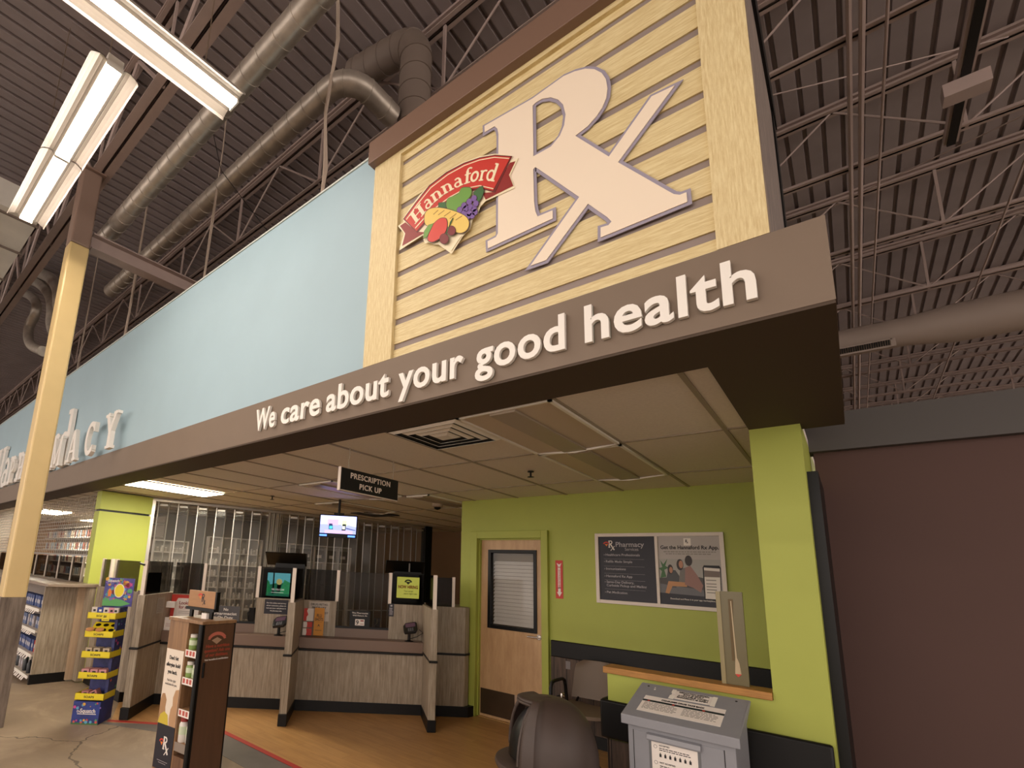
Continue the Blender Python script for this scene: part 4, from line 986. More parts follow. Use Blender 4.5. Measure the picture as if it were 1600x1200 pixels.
# left wing towards the shelving
MB().hprism(CF, [(-2.76, FRT), (-2.435, FRT), (-2.435, FRT - .12), (-2.7, FRT - .12)], .12, 1.255).build('wing_panel', LAM, CT)
MB().wbox(-7.66, -6.42, 2.53, 2.60, .12, 1.255).build('wing_panel', LAM, CT)
MB().wbox(-7.66, -6.42, 2.525, 2.60, .004, .12).build('plinth', BLACKP, CT)
MB().wbox(-7.60, -7.40, 2.50, 2.53, .12, 1.25).build('wing_pilaster', LAM, CT)
MB().box(CF, -2.53, -2.50, .55, 1.30, -5.98, -5.90).build('wing_strip', LAM, CT)
for x in (-7.64, -7.33, -7.17): MB().wbox(x - .018, x + .018, 2.535, 2.575, 1.255, 1.63).build('screen_post', ALUW, CT)
MB().wbox(-7.62, -7.33, 2.55, 2.558, 1.255, 1.62).build('smoked_screen', GCTR, CT)
MB().wbox(-7.15, -6.42, 2.55, 2.558, 1.255, 1.62).build('smoked_screen', GCTR, CT)
# hooded monitors
def monitor(s0, s1, zb_, zt_, hs0, hs1, hz, label, paint, hood_num=None):
    c = -6.62
    t = thing('register_monitor', tuple(CF.p((s0 + s1) / 2, .826, c)), label, 'monitor')
    MB().box(CF, s0 - .05, s1 + .05, zb_ - .06, zt_ + .05, c - .04, c).build('bezel', BLACKM, t, bev=.006)
    MB().box(CF, (s0 + s1) / 2 - .03, (s0 + s1) / 2 + .03, .86, zb_, c - .09, c - .05).box(CF, (s0 + s1) / 2 - .12, (s0 + s1) / 2 + .12, .826, .845, c - .16, c - .04).build('stand', BLACKM, t)
    MB().box(CF, s0 + .01, s1 - .01, zb_, zt_, c, c + .002).build('screen', paint[0], t)
    paint[1](Fr(CF.p(s0 + .01, zb_, c + .0025), X=CF.X, N=CF.N), s1 - s0 - .02, zt_ - zb_, t)
    h_ = thing('black_hood', tuple(CF.p((hs0 + hs1) / 2, hz, c - .2)), 'black angled hood panel above the ' + label.split('register monitor ')[-1], 'hood')
    MB().prism(Fr(CF.p(hs0, 0, 0), X=CF.N, N=CF.X * -1), [(c - .22, hz), (c - .24, hz - .02), (c - .46, hz - .17), (c - .46, hz + .0)], -(hs1 - hs0), 0).build('hood_panel', BLACKM, h_)
    MB().box(CF, hs0 + .12, hs1 - .02, .95, hz - .10, c - .5, c - .42).build('hood_back', BLACKM, h_)
    if hood_num: MB().text(Fr(CF.p((hs0 + hs1) / 2 + .05, hz - .14, c - .20), X=CF.X, N=CF.N), hood_num, 0, 0, .16, off=.01, align='C', ex=.003).build('number', mat('grey number', '#6a625c', .5), h_)
JG = mat('jungle screen green', '#2f7d62', .4, emit=.9, col2='#0c2b22', scale=14)
def jungle(F, W, H, t):
    def e(n_, pts, col, c, em=1.0, **k): MB().prism(F, pts, c, c + .0005).build(n_, mat('glow ' + col + str(em), col, .4, emit=em, **k), t)
    e('picture_sky', [(0, H * .45), (W * .35, H * .55), (W, H * .6), (W, H), (0, H)], '#6fd0e6', .001, .9)
    e('picture_leaf', [(0, 0), (W * .2, H * .2), (W * .1, H * .6), (0, H * .7)], '#2fae6e', .002, .6, col2='#0c3324', scale=20)
    e('picture_leaf', [(W * .55, H * .1), (W, H * .1), (W, H * .6), (W * .75, H * .72)], '#4fc98a', .002, .6, col2='#145038', scale=20)
    e('picture_trunk', [(W * .25, H * .1), (W * .33, H * .1), (W * .3, H), (W * .24, H)], '#15302c', .003, .3)
    e('picture_figure', [(W * .45, H * .2), (W * .6, H * .2), (W * .62, H * .5), (W * .45, H * .5)], '#101c1c', .003, .2)
    e('picture_badge', ell(W * .53, H * .62, W * .13, H * .13), '#d9d08c', .004, .9)
    MB().text(F, 'YES YOU CAN', W * .22, H * .25, .03, w=W * .55, c=.005, off=.01).box(F, W * .2, W * .75, H * .15, H * .165, .004, .005).build('screen_lettering', mat('glow white', '#ffffff', .4, emit=1.0), t)
monitor(-1.235, -.925, 1.27, 1.56, -1.33, -.79, 1.83, 'black register monitor showing a green jungle picture', (JG, jungle))
def hiring(F, W, H, t):
    MB().text(F, 'NOW HIRING', W * .5, H * .46, .055, w=W * .88, c=.001, off=.04, align='C').build('screen_lettering', mat('glow red', '#a01608', .4, emit=.3), t)
    MB().text(F, 'Your career', W * .32, H * .30, .03, w=W * .42, c=.001, off=.01).text(F, 'starts right now.', W * .32, H * .18, .03, w=W * .60, c=.001, off=.01).build('screen_lettering', mat('glow dark', '#2b3a14', .4, emit=.15), t)
    L, R = thick(arcp(W * .5, H * .72, W * .15, H * .14, 15, 165), .018)
    MB().prism(F, L + R[::-1], .001, .0015).prism(F, [(W * .38, H * .78), (W * .62, H * .78), (W * .5, H * .64)], .001, .0015).build('screen_badge', mat('glow badge', '#3b4433', .4, emit=.2), t)
monitor(.43, .74, 1.325, 1.59, .30, .82, 1.80, 'black register monitor showing a yellow NOW HIRING notice', (mat('hiring yellow', '#e3e86a', .4, emit=.95), hiring), '1')
# payment terminals
def terminal(s, c, label):
    t = thing('payment_terminal', tuple(CF.p(s, .826, c)), label, 'payment terminal')
    MB().lathe(CF.p(s, .826, c), [(.055, 0), (.055, .006), (.03, .012), (.018, .02), (.018, .15)], 16).build('stand', BLACKM, t, smooth=True)
    T = Fr(CF.p(s + .01, .99, c + .02), X=(CF.X * .97 + V(0, 0, .18)).normalized(), U=V(-Q * .88, Q * .88, .47).normalized(), N=V(Q * .47, -Q * .47, .88).normalized())
    MB().prism(T, [(-.07, -.09), (.06, -.10), (.085, -.06), (.085, .07), (.065, .10), (-.06, .10), (-.085, .05), (-.085, -.05)], -.025, .01).build('terminal_body', mat('dark grey terminal', '#19191c', .35), t, bev=.006)
    MB().box(T, -.06, .06, .0, .08, .010, .012).build('terminal_screen', mat('dim terminal screen', '#5c4252', .3, emit=.05), t)
    mb = MB()
    for i in range(3):
        for j in range(3): mb.box(T, -.035 + i * .025, -.018 + i * .025, -.08 + j * .022, -.066 + j * .022, .010, .013)
    mb.build('keypad', mat('grey keys', '#6d6d72', .5), t)
    MB().tube([CF.p(s + .12, .97, c), CF.p(s + .17, .93, c - .02), CF.p(s + .10, .88, c - .04), CF.p(s, .85, c - .02)], .004, 6).build('cord', BLACKM, t)
terminal(-.985, -6.36, 'black card terminal on the counter beneath the jungle monitor')
terminal(.60, -6.36, 'black card terminal on the counter beneath the NOW HIRING monitor')
# signs and leaflets on the counter
def card(name, F, a0, a1, z0, z1, m_, label, cat, c0=0, th=.004, group=None):
    t = thing(name, tuple(F.p((a0 + a1) / 2, z0, c0)), label, cat, group)
    MB().box(F, a0, a1, z0, z1, c0, c0 + th).build('card', m_, t)
    return t, Fr(F.p(a0, z0, c0 + th), X=F.X, U=F.U, N=F.N), a1 - a0, z1 - z0
CB = Fr(CF.p(0, 0, BK), X=CF.X, N=CF.N)
t, f, W, H = card('safety_notice', CB, -1.21, -.915, 1.06, 1.235, NAVY, 'dark notice with four white lines on the counter panel beneath the jungle monitor', 'notice', .001)
mb = MB()
for k, s_ in enumerate(('For the safety and privacy', 'of our customers, please do', 'not use your cell phone in', 'the pharmacy area.')): mb.text(f, s_, W / 2, H - .05 - k * .031, .022, w=W * (.82 if k != 3 else .5), c=.001, off=.01, align='C')
mb.build('lettering', PAPER, t)
t, f, W, H = card('price_list_sign', CB, -.655, -.40, 1.0, 1.235, mat('warm white card', '#c9bdb0', .6), 'white drug retail price list sign behind the orange flu leaflet', 'notice', .001)
MB().text(f, 'DRUG RETAIL', W / 2, H - .045, .035, w=W * .84, c=.001, align='C', off=.015).text(f, 'PRICE LIST', W / 2, H - .085, .035, w=W * .7, c=.001, align='C', off=.015).text(f, 'REQUEST', W - .01, .09, .03, w=W * .6, c=.001, align='R', off=.015).build('lettering', INK, t)
t, f, W, H = card('flu_leaflet_stand', CB, -.575, -.455, .835, 1.165, mat('amber leaflet', '#d08a1e', .5), 'amber FLU SHOTS leaflet stand between the price list and red leaflets', 'leaflet', .06)
MB().text(f, 'FLU', W / 2, H * .66, .055, w=W * .5, c=.001, align='C', off=.02).text(f, 'SHOTS', W / 2, H * .53, .05, w=W * .8, c=.001, align='C', off=.02).box(f, .02, W - .02, H * .48, H * .485, 0, .001).prism(f, [(W * .35, .10), (W * .5, .14), (W * .65, .10), (W * .5, .12)], 0, .001).box(f, .02, W - .02, .06, .065, 0, .001).build('lettering', INK, t)
for k, (a0, a1, z0, z1, c0, l) in enumerate(((-.71, -.59, 1.0, 1.15, .02, 'red and white leaflet on top in the rack beside the flu leaflet'), (-.705, -.595, .925, .99, .05, 'red and white leaflet in the middle of the rack beside the flu leaflet'), (-.705, -.595, .835, .915, .08, 'red and white leaflet lowest in the rack beside the flu leaflet'))):
    t, f, W, H = card('leaflet', CB, a0, a1, z0, z1, RED, l, 'leaflet', c0)
    MB().prism(f, [(W * .3, 0), (W, 0), (W, H), (W * .4, H), (W * .3, H * .8), (W * .45, H * .5), (W * .3, H * .3)] if k == 0 else [(0, 0), (W * .4, 0), (W * .45, H * .5), (W * .4, H), (0, H)], 0, .001).build('white_print', PAPER, t)
t, f, W, H = card('return_sign', CB, -.14, .11, .96, 1.15, BLACKM, 'black sign reading The Pharmacist Will Return At 9 on the window ledge', 'sign', .02, .02)
MB().text(f, 'The Pharmacist', W / 2, H - .035, .026, w=W * .8, c=.001, align='C', off=.012).text(f, 'Will Return At', W / 2, H - .065, .026, w=W * .72, c=.001, align='C', off=.012).build('lettering', PAPER, t)
MB().box(f, W * .28, W * .74, .015, .09, 0, .002).build('number_card', PAPER, t)
MB().text(f, '9', W * .32, .025, .075, c=.003, off=.02).build('number', INK, t)
MB().box(f, W * .54, W * .70, .065, .08, .002, .003).box(f, W * .54, W * .70, .03, .036, .002, .003).build('hour_tab', REDD, t)
t, f, W, H = card('counter_phone', CB, .17, .24, .956, 1.06, BLACKM, 'small black handset upright on the window ledge right of the return sign', 'phone', -.10, .04)
MB().tube([f.p(.01, .0, .005), f.p(.035, .05, .01), f.p(.032, .10, .005)], .006, 6).build('handset', CHROME, t)
t, f, W, H = card('small_notice', CB, .34, .405, 1.10, 1.255, NAVY, 'narrow dark notice left of the NOW HIRING monitor panel', 'notice', .012)
mb = MB()
for k in range(7): mb.box(f, .01, W - .01 - random.uniform(0, .01), .02 + k * .013, .026 + k * .013, 0, .001)
mb.box(f, .02, .045, .12, .14, 0, .001).build('lettering', LG, t)
t, f, W, H = card('duty_sign', CB, -1.84, -1.50, .955, 1.13, mat('grey sign', '#4d4a4c', .5), 'grey sign reading No Pharmacist On Duty behind the display cabinet', 'sign', .02, .01)
MB().text(f, 'No', W / 2, H - .055, .045, c=.001, align='C', off=.015).text(f, 'Pharmacist', W / 2, H - .105, .045, w=W * .8, c=.001, align='C', off=.015).text(f, 'On Duty', W / 2, H - .152, .045, w=W * .55, c=.001, align='C', off=.015).build('lettering', PAPER, t)
t, f, W, H = card('counter_device', CB, -1.40, -1.33, .956, 1.12, BLACKM, 'small black device beside the jungle monitor post', 'device', -.08, .06)
MB().tube([f.p(.02, .14, 0), f.p(-.01, .10, .01), f.p(.0, .02, .01)], .008, 6).build('cable', BLACKM, t)
t, f, W, H = card('looking_sign', CB, -2.345, -2.0, .93, 1.24, RED, 'red and white Looking for me? poster at the left of the counter', 'poster', .03)
MB().prism(f, [(.04, .0), (W, .0), (W, H - .04), (.08, H - .04), (.05, H - .10)], 0, .001).build('white_print', PAPER, t)
MB().text(f, 'Looking', .10, H - .115, .055, w=.16, c=.002, off=.02).text(f, 'for me?', .10, H - .165, .055, w=.15, c=.002, off=.02).build('lettering', REDD, t)
MB().box(f, .10, .28, H - .20, H - .196, .001, .002).box(f, .10, .24, H - .22, H - .216, .001, .002).build('small_print', GINK, t)
t, f, W, H = card('leaflet', CB, -2.35, -2.21, .83, .98, PAPER, 'white leaflet with orange curve at the left end of the counter', 'leaflet', .16)
MB().prism(f, [(W, 0), (W, H), (W * .75, H), (W * .62, H * .8), (W * .9, H * .5), (W * .62, H * .15), (W * .7, 0)], 0, .001).build('orange_print', ORNG, t)
MB().box(f, .02, .08, H * .5, H * .52, 0, .001).box(f, .02, .07, H * .4, H * .42, 0, .001).box(f, .02, .075, H * .3, H * .32, 0, .001).build('small_print', REDD, t)
DIVF = Fr(CF.p(-2.353, 0, 0), X=CF.N * -1, N=CF.X)        # right side of the left divider
t, f, W, H = card('taped_sheet', DIVF, 6.05, 6.27, 1.04, 1.22, mat('dim paper', '#a99f92', .7), 'sheet of paper taped to the right side of the left counter divider', 'paper', .001, .002)
mb = MB()
for k in range(8): mb.box(f, .02, W - .02 - random.uniform(0, .05), .02 + k * .018, .026 + k * .018, 0, .0005)
mb.build('small_print', GINK, t)
t, f, W, H = card('white_carton', CB, -2.355, -2.255, 1.09, 1.16, PAPER, 'small white carton above the orange curve leaflet', 'carton', .10, .06)
# brochure rack on the outer side of the left divider
LDF = Fr(CF.p(-2.437, 0, 0), X=CF.N, N=CF.X * -1)
t = thing('brochure_rack', tuple(LDF.p(-6.0, .6, .02)), 'black wire brochure rack on the outer side of the left counter divider', 'rack')
MB().box(LDF, -6.30, -5.85, .62, 1.50, .001, .012).build('rack_back', BLACKM, t)
PR = mat('printed cover', '#6c6272', .5, col2='#2c2a36', scale=30)
for k in range(4):
    MB().box(LDF, -6.28, -5.87, .66 + k * .2, .82 + k * .2, .014, .022).build('brochure', PR if k % 2 else mat('printed cover light', '#a09a9a', .5, col2='#55506a', scale=25), t)
    MB().box(LDF, -6.30, -5.85, .68 + k * .2, .69 + k * .2, .025, .032).build('rack_rail', BLACKM, t)
MB().tube([CF.p(-2.40, 1.585, -5.70), CF.p(-2.46, 1.60, -5.70)], .012, 8).build('knob', BLACKM, t)

# ------------------------------------------------------------------ folding gate across the pharmacy
gd = V(.325, .946, 0).normalized()
GF = Fr((-8.1, 3.35, 0), X=gd, N=(gd.y, -gd.x, 0))
GT = thing('folding_gate', tuple(GF.p(0, 0)), 'full height folding security gate of clear panels in aluminium strips', 'gate')
MB().box(GF, -.05, 5.2, 2.565, 2.605, -.03, .03).build('top_track', ALU, GT)
a = .03; i = 0
while a < 5.05:
    z1 = 2.56; sg = 1 if i % 2 else -1
    if 1.68 < a < 1.98:
        MB().box(GF, a - .02, a + .012, 0, z1, -.05, .04).box(GF, a + .03, a + .05, 0, z1, -.02, .02).build('stacked_hinge', ALU, GT); a += .075; i += 1; continue
    p0 = GF.p(a, 0, .025 * sg); p1 = GF.p(a + .15, 0, -.025 * sg)
    pf_ = Fr(p0, X=(p1 - p0), N=(p1 - p0).cross(V(0, 0, 1))); Wd = (p1 - p0).length
    fr_ = MB().box(pf_, -.008, .006, 0, z1, -.006, .006).box(pf_, .018, Wd - .018, z1 - .06, z1 - .03, -.004, .004).box(pf_, .018, Wd - .018, .9, .92, -.004, .004).build('panel_frame', ALU, GT)
    MB().box(pf_, .010, Wd - .010, 0, z1 - .02, -.001, .001).build('clear_pane', GPANE, fr_)
    a += .15; i += 1
MB().box(GF, -.09, -.02, 0, 2.6, -.06, .05).build('end_post', ALU, GT, label='wide bright end post against the green column')
MB().box(GF, 5.06, 5.22, 0, 2.6, -.08, .08).build('end_post', BLACKM, GT, label='dark end post at the right')
# room beyond the gate
struct(MB().box(GF, -.5, 6.2, 0, 2.62, -3.0, -2.9), 'wall_dispensary', mat('dispensary wall', '#8d8478', .8))
SHW = mat('white shelf enamel', '#d9d4cc', .5)
def bottle_proto(nm, h, r, body, cap, label, grp):
    t = thing(nm, (0, 0, -5), label, 'bottle', grp)
    MB().lathe((0, 0, -5), [(r * .9, 0), (r, .01), (r, h * .68), (r * .6, h * .78), (r * .55, h * .8)], 10).build('bottle_body', body, t, smooth=True)
    MB().lathe((0, 0, -5 + h * .8), [(r * .66, 0), (r * .66, h * .2)], 10).build('cap', cap, t, smooth=True)
    return t
WB = bottle_proto('medicine_bottle', .10, .026, mat('white bottle', '#e6e1da', .4), mat('white cap', '#f2efe8', .4), 'small white medicine bottle on the open shelves beyond the folding gate', 'medicine bottles beyond the gate')
WB2 = bottle_proto('medicine_bottle', .075, .030, mat('grey bottle', '#bdb6aa', .4), WHITE, 'small white medicine bottle on the open shelves beyond the folding gate', 'medicine bottles beyond the gate')
first = {0: True, 1: True}
def put(proto_i, loc):
    pr = (WB, WB2)[proto_i]
    if first[proto_i]: pr.location = loc; first[proto_i] = False
    else: clone(pr, loc)
def shelf_unit(a0, a1, c, zs, label, fill_=True, cols=4, top=None):
    t = thing('medicine_shelf', tuple(GF.p((a0 + a1) / 2, 0, c)), label, 'shelving')
    zt_ = top or (zs[-1] + .28)
    mb = MB()
    MB().box(GF, a0, a1, 0, zt_, c - .22, c - .20).build('back_panel', mat('shelf back grey', '#aaa49a', .6), t)
    for k in range(cols + 1):
        a = a0 + (a1 - a0) * k / cols; mb.box(GF, a - .014, a + .014, 0, zt_, c - .20, c)
    mb.build('upright', SHW, t)
    mb = MB()
    for z in zs + [zt_ - .02]: mb.box(GF, a0, a1, z, z + .02, c - .20, c + .002)
    mb.build('shelf_board', SHW, t)
    if fill_:
        for z in zs:
            for k in range(cols):
                w_ = (a1 - a0) / cols; n = random.choice((2, 3, 3, 4))
                for j in range(n):
                    q_ = GF.p(a0 + w_ * k + .04 + (w_ - .08) * (j + .5) / n, z + .02, c - .05 - random.random() * .06)
                    put(random.choice((0, 1)), q_)
shelf_unit(1.0, 1.98, -.9, [.55, .80, 1.0, 1.20, 1.40, 1.60, 1.82], 'tall white pharmacy shelves seen through the gate left of the jungle monitor', top=2.12)
shelf_unit(.10, .66, -.95, [1.10, 1.32, 1.55, 1.78], 'white shelves seen through the gate beside the green column', cols=2, top=2.0)
shelf_unit(2.30, 3.9, -1.0, [1.3, 1.75], 'low lit white shelves seen through the gate right of the jungle monitor', cols=6, top=2.10, fill_=False)
for i_ in range(6):
    p_ = GF.p(2.42 + i_ * .265, 1.77, -1.04)
    t = thing('storage_bin', tuple(p_), 'grey storage bin in the row on the shelves right of the jungle monitor', 'bin', 'grey storage bins beyond the gate')
    f = Fr(p_, X=GF.X, N=GF.N); MB().box(f, -.10, .10, 0, .24, -.12, 0).build('bin_body', mat('grey bin', '#5d5650', .6), t, bev=.005)
    MB().box(f, -.05, .05, .08, .14, 0, .002).build('bin_label', PAPER, t)
t = thing('dark_door', tuple(GF.p(.75, 0, -.6)), 'dark red brown door seen through the smoked glass left of the gate shelves', 'door')
MB().box(GF, .60, .86, 0, 1.58, -.62, -.58).build('leaf', mat('dark red brown leaf', '#4a2418', .5), t)
# television hung from the ceiling
TV = thing('television', tuple(CF.p(-.39, 2.08, -7.0)), 'small wall television with a bright shop picture hung above the counter', 'television')
MB().box(CF, -.655, -.125, 2.075, 2.39, -7.05, -7.0).build('bezel', BLACKM, TV, bev=.004)
TS = Fr(CF.p(-.64, 2.10, -6.999), X=CF.X, N=CF.N)
MB().box(TS, 0, .50, .03, .275, 0, .001).build('screen', mat('tv lilac', '#a9b0f5', .4, emit=1.0), TV)
def tvp(n_, pts, col, c, em=.9): MB().prism(TS, pts, c, c + .0005).build(n_, mat('tv ' + col, col, .4, emit=em), TV)
tvp('picture_floor', [(.0, .03), (.5, .03), (.5, .13), (.36, .16), (.0, .15)], '#8890c8', .0012, .8)
tvp('picture_banner', [(.07, .035), (.45, .035), (.45, .07), (.07, .07)], '#ff8fa8', .0018)
tvp('picture_pink', [(.10, .15), (.25, .15), (.25, .225), (.10, .225)], '#e88cd0', .0018)
tvp('picture_yellow', [(.30, .14), (.37, .14), (.37, .22), (.30, .22)], '#c9d890', .0018)
tvp('picture_kiosk', [(.12, .085), (.18, .085), (.17, .165), (.12, .165)], '#25406a', .0022, .4)
tvp('picture_kiosk', [(.13, .095), (.17, .095), (.17, .13), (.13, .13)], '#39c0d8', .0026)
tvp('picture_kiosk', [(.30, .075), (.355, .075), (.36, .165), (.31, .165)], '#202838', .0022, .4)
tvp('picture_kiosk', [(.31, .095), (.345, .095), (.345, .135), (.31, .135)], '#ffffd8', .0026)
tvp('picture_rail', [(.36, .10), (.49, .08), (.49, .09), (.36, .115)], '#404c80', .0022, .4)
MB().box(TS, .0, .10, -.012, .012, 0, .001).box(TS, .39, .49, -.012, .012, 0, .001).build('status_light', mat('tv blue', '#4d7cff', .4, emit=1.2), TV)
MB().tube([CF.p(-.39, 2.39, -7.03), CF.p(-.39, 2.61, -7.03)], .018, 10).box(CF, -.46, -.32, 2.39, 2.42, -7.06, -7.02).build('ceiling_mount', BLACKM, TV)

# ------------------------------------------------------------------ things on the dropped ceiling
t = thing('pickup_sign', (-2.9, 2.91, 2.26), 'black hanging sign reading PRESCRIPTION PICK UP', 'sign')
PF = Fr((-2.9, 2.575, 2.262), X=(0, 1, 0), N=(1, 0, 0))
MB().box(PF, 0, .68, 0, .175, -.012, .012).build('sign_panel', mat('black sign acrylic', '#151517', .4), t)
MB().box(PF, -.006, 0, -.008, .18, -.015, .015).box(PF, 0, .68, -.008, 0, -.015, .015).build('metal_edge', ALUW, t)
MB().text(PF, 'PRESCRIPTION', .34, .105, .062, w=.47, c=.0125, align='C', off=.02, sp=1.1).text(PF, 'PICK UP', .34, .030, .062, w=.26, c=.0125, align='C', off=.02, sp=1.1).build('lettering', mat('warm letter', '#e3d2c2', .5), t)
MB().tube([PF.p(.09, .175), PF.p(.085, .24), PF.p(.095, .29), PF.p(.09, .352)], .004, 6).tube([PF.p(.62, .175), PF.p(.625, .24), PF.p(.615, .29), PF.p(.62, .352)], .004, 6).build('hanging_chain', TBAR, t)
def troffer(x0, x1, y0, y1, label, lit):
    t = thing('ceiling_troffer', ((x0 + x1) / 2, (y0 + y1) / 2, 2.605), label, 'ceiling light')
    xm = (x0 + x1) / 2
    MB().wbox(x0, x1, y0, y0 + .02, 2.598, 2.616).wbox(x0, x1, y1 - .02, y1, 2.598, 2.616).wbox(x0, x0 + .02, y0, y1, 2.598, 2.616).wbox(x1 - .02, x1, y0, y1, 2.598, 2.616).build('frame', WHITE, t)
    if lit:
        MB().wbox(x0 + .02, x1 - .02, y0 + .02, y1 - .02, 2.600, 2.612).build('lens', mat('lit troffer lens', '#fff4dc', .5, emit=TUBE * .9), t)
    else:
        MB().prism(Fr((0, y0 + .02, 0), 0), [(x0 + .02, 2.614), (x0 + .02, 2.608), (xm - .09, 2.600), (xm + .09, 2.600), (x1 - .02, 2.608), (x1 - .02, 2.614)], -(y1 - y0 - .04), 0).build('reflector', mat('unlit reflector', '#c9b8a4', .5), t)
        MB().wbox(xm - .085, xm + .085, y0 + .02, y1 - .02, 2.584, 2.600).build('lens', mat('unlit lens', '#a59684', .4), t, bev=.006)
        MB().prism(Fr((0, y1 - .02, 0), 0), [(x0 + .02, 2.597), (xm, 2.575), (x1 - .02, 2.597)], 0, .012).build('end_plate', WHITE, t)
troffer(-1.735, -1.12, 2.47, 3.58, 'unlit ceiling troffer nearer the fascia', False)
troffer(-1.735, -1.12, 3.60, 4.82, 'unlit ceiling troffer nearer the green back wall', False)
troffer(-7.02, -6.40, 2.42, 3.58, 'lit ceiling troffer beside the green column', True)
troffer(-4.18, -3.80, 4.86, 5.9, 'unlit ceiling troffer beside the dome camera', False)
troffer(-15.6, -15.0, 4.4, 5.6, 'added lit ceiling troffer deep behind the rolling grille', True)  # extra light added to brighten the rooms behind grille and gate
troffer(-11.6, -11.0, 4.5, 5.7, 'added lit ceiling troffer nearer behind the rolling grille', True)  # unseen source, added to light the dispensary beyond the gate
troffer(-14.3, -13.1, 2.95, 3.56, 'lit ceiling troffer behind the rolling grille', True)
for i_, (x, y) in enumerate(((-4.79, 3.60), (-6.0, 4.85))):
    troffer(x, x + .61, y, y + 1.22, ('unlit ceiling troffer left of the hanging pick up sign', 'unlit ceiling troffer above the television')[i_], False)
t = thing('air_diffuser', (-2.02, 2.74, 2.60), 'square white ceiling air diffuser with dark louvres near the fascia', 'vent')
for k in range(4):
    r0 = .29 - k * .068; mb = MB()
    for s in range(4):
        an = s * math.pi / 2
        X_ = V(math.cos(an), math.sin(an), 0); Y_ = V(-math.sin(an), math.cos(an), 0)
        c_ = V(-2.03, 2.76, 0); r1 = r0 - .035
        mb.add([c_ + X_ * r0 - Y_ * r0 + V(0, 0, 2.606), c_ + X_ * r0 + Y_ * r0 + V(0, 0, 2.606), c_ + X_ * r1 + Y_ * r1 + V(0, 0, 2.592), c_ + X_ * r1 - Y_ * r1 + V(0, 0, 2.592),
                c_ + X_ * r0 - Y_ * r0 + V(0, 0, 2.609), c_ + X_ * r0 + Y_ * r0 + V(0, 0, 2.609), c_ + X_ * r1 + Y_ * r1 + V(0, 0, 2.594), c_ + X_ * r1 - Y_ * r1 + V(0, 0, 2.594)],
               [(0, 1, 2, 3), (4, 7, 6, 5), (0, 4, 5, 1), (2, 6, 7, 3)])
    mb.build('louvre', WHITE, t)
MB().wbox(-2.32, -1.74, 2.47, 3.05, 2.604, 2.611).build('dark_throat', BLACKM, t)
MB().wbox(-2.08, -1.98, 2.71, 2.81, 2.592, 2.597).build('centre_plate', WHITE, t)
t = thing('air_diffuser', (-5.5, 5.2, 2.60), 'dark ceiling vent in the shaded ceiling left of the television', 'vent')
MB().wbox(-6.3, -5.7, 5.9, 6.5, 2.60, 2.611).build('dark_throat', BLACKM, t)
for x, y, l in ((-2.09, 4.17, 'small black sprinkler head on the ceiling over the door area'), (-5.93, 4.03, 'small black sprinkler head on the ceiling left of the pick up sign')):
    t = thing('sprinkler_head', (x, y, 2.6), l, 'sprinkler')
    MB().lathe((x, y, 2.555), [(.012, 0), (.03, .003), (.03, .006), (.008, .010), (.008, .055)], 12).build('deflector', BLACKM, t)
    MB().lathe((x, y, 2.604), [(.028, 0), (.028, .008)], 14).build('escutcheon', BLACKM, t)
t = thing('dome_camera', (-4.05, 5.35, 2.60), 'white and black dome camera on the ceiling above the counter end', 'camera')
MB().lathe((-4.10, 5.45, 2.54), [(.05, 0), (.075, .01), (.075, .07)], 18).build('housing', mat('beige camera housing', '#a5927c', .5), t, smooth=True)
MB().lathe((-4.10, 5.45, 2.505), [(.005, 0), (.03, .008), (.045, .022), (.05, .04)], 16).build('dome', BLACKM, t, smooth=True)

# ------------------------------------------------------------------ walnut display cabinet in front
KF = Fr((-4.33, 2.04, 0), 8)                                          # front (open shelf) face: a 0..0.45
KW, KD, KH = .445, .315, 1.18
K = thing('display_cabinet', tuple(KF.p(KW / 2, 0, -KD / 2)), 'tall walnut display cabinet with open side shelves and a dark door', 'cabinet')
MB().box(KF, -.012, KW + .012, KH - .025, KH, -KD - .012, .012).build('top', WALNL, K, bev=.002)
MB().box(KF, 0, .26, 0, KH - .025, -KD, 0).build('side_body', WALNL, K)
MB().box(KF, .26, KW - .01, 0, KH - .025, -KD, -KD + .02).box(KF, .26, KW - .01, 0, .15, -KD, 0).build('back_body', WALN, K)
MB().box(KF, KW - .012, KW, 0, KH - .025, -KD, 0).build('door_carcass', WALN, K)
DF = Fr(KF.p(KW, 0, 0), X=KF.N * -1, N=KF.X)
dr = MB().box(DF, .012, KD - .012, .02, KH - .03, .0, .016).build('door', mat('dark walnut door', '#5e412e', .45, noise=.2, scale=5, stretch=(5, 5, .5)), K)
MB().box(DF, .028, .044, .75, .865, .016, .030).build('handle', BLACKM, dr, bev=.004)
MB().box(KF, KW - .03, KW + .018, 0, KH - .026, .0, .012).box(DF, KD - .012, KD, 0, KH - .026, 0, .018).box(DF, -.012, .012, 0, KH - .026, .0, .018).build('black_edge', BLACKM, K)
for z in (.945, .732, .494, .25):
    lip = .055 if z > .3 else .065
    sh = MB().box(KF, .26, KW - .012, z - .02, z, -KD + .02, -.004).build('shelf', WALNL, K)
    if z > .3:
        MB().box(KF, .26, KW - .03, z - lip, z, -.004, .0).build('price_strip', PAPER, sh)
        mb = MB()
        for a in (.27, .315, .355): mb.box(KF, a, a + .028, z - lip + .012, z - .008, .0, .001)
        mb.build('price_tag', mat('red tag', '#b9584c', .5), sh)
    else: MB().box(KF, .26, KW - .03, z - lip, z, -.004, .0).build('shelf_lip', mat('grey lip', '#8c7f74', .4), sh)
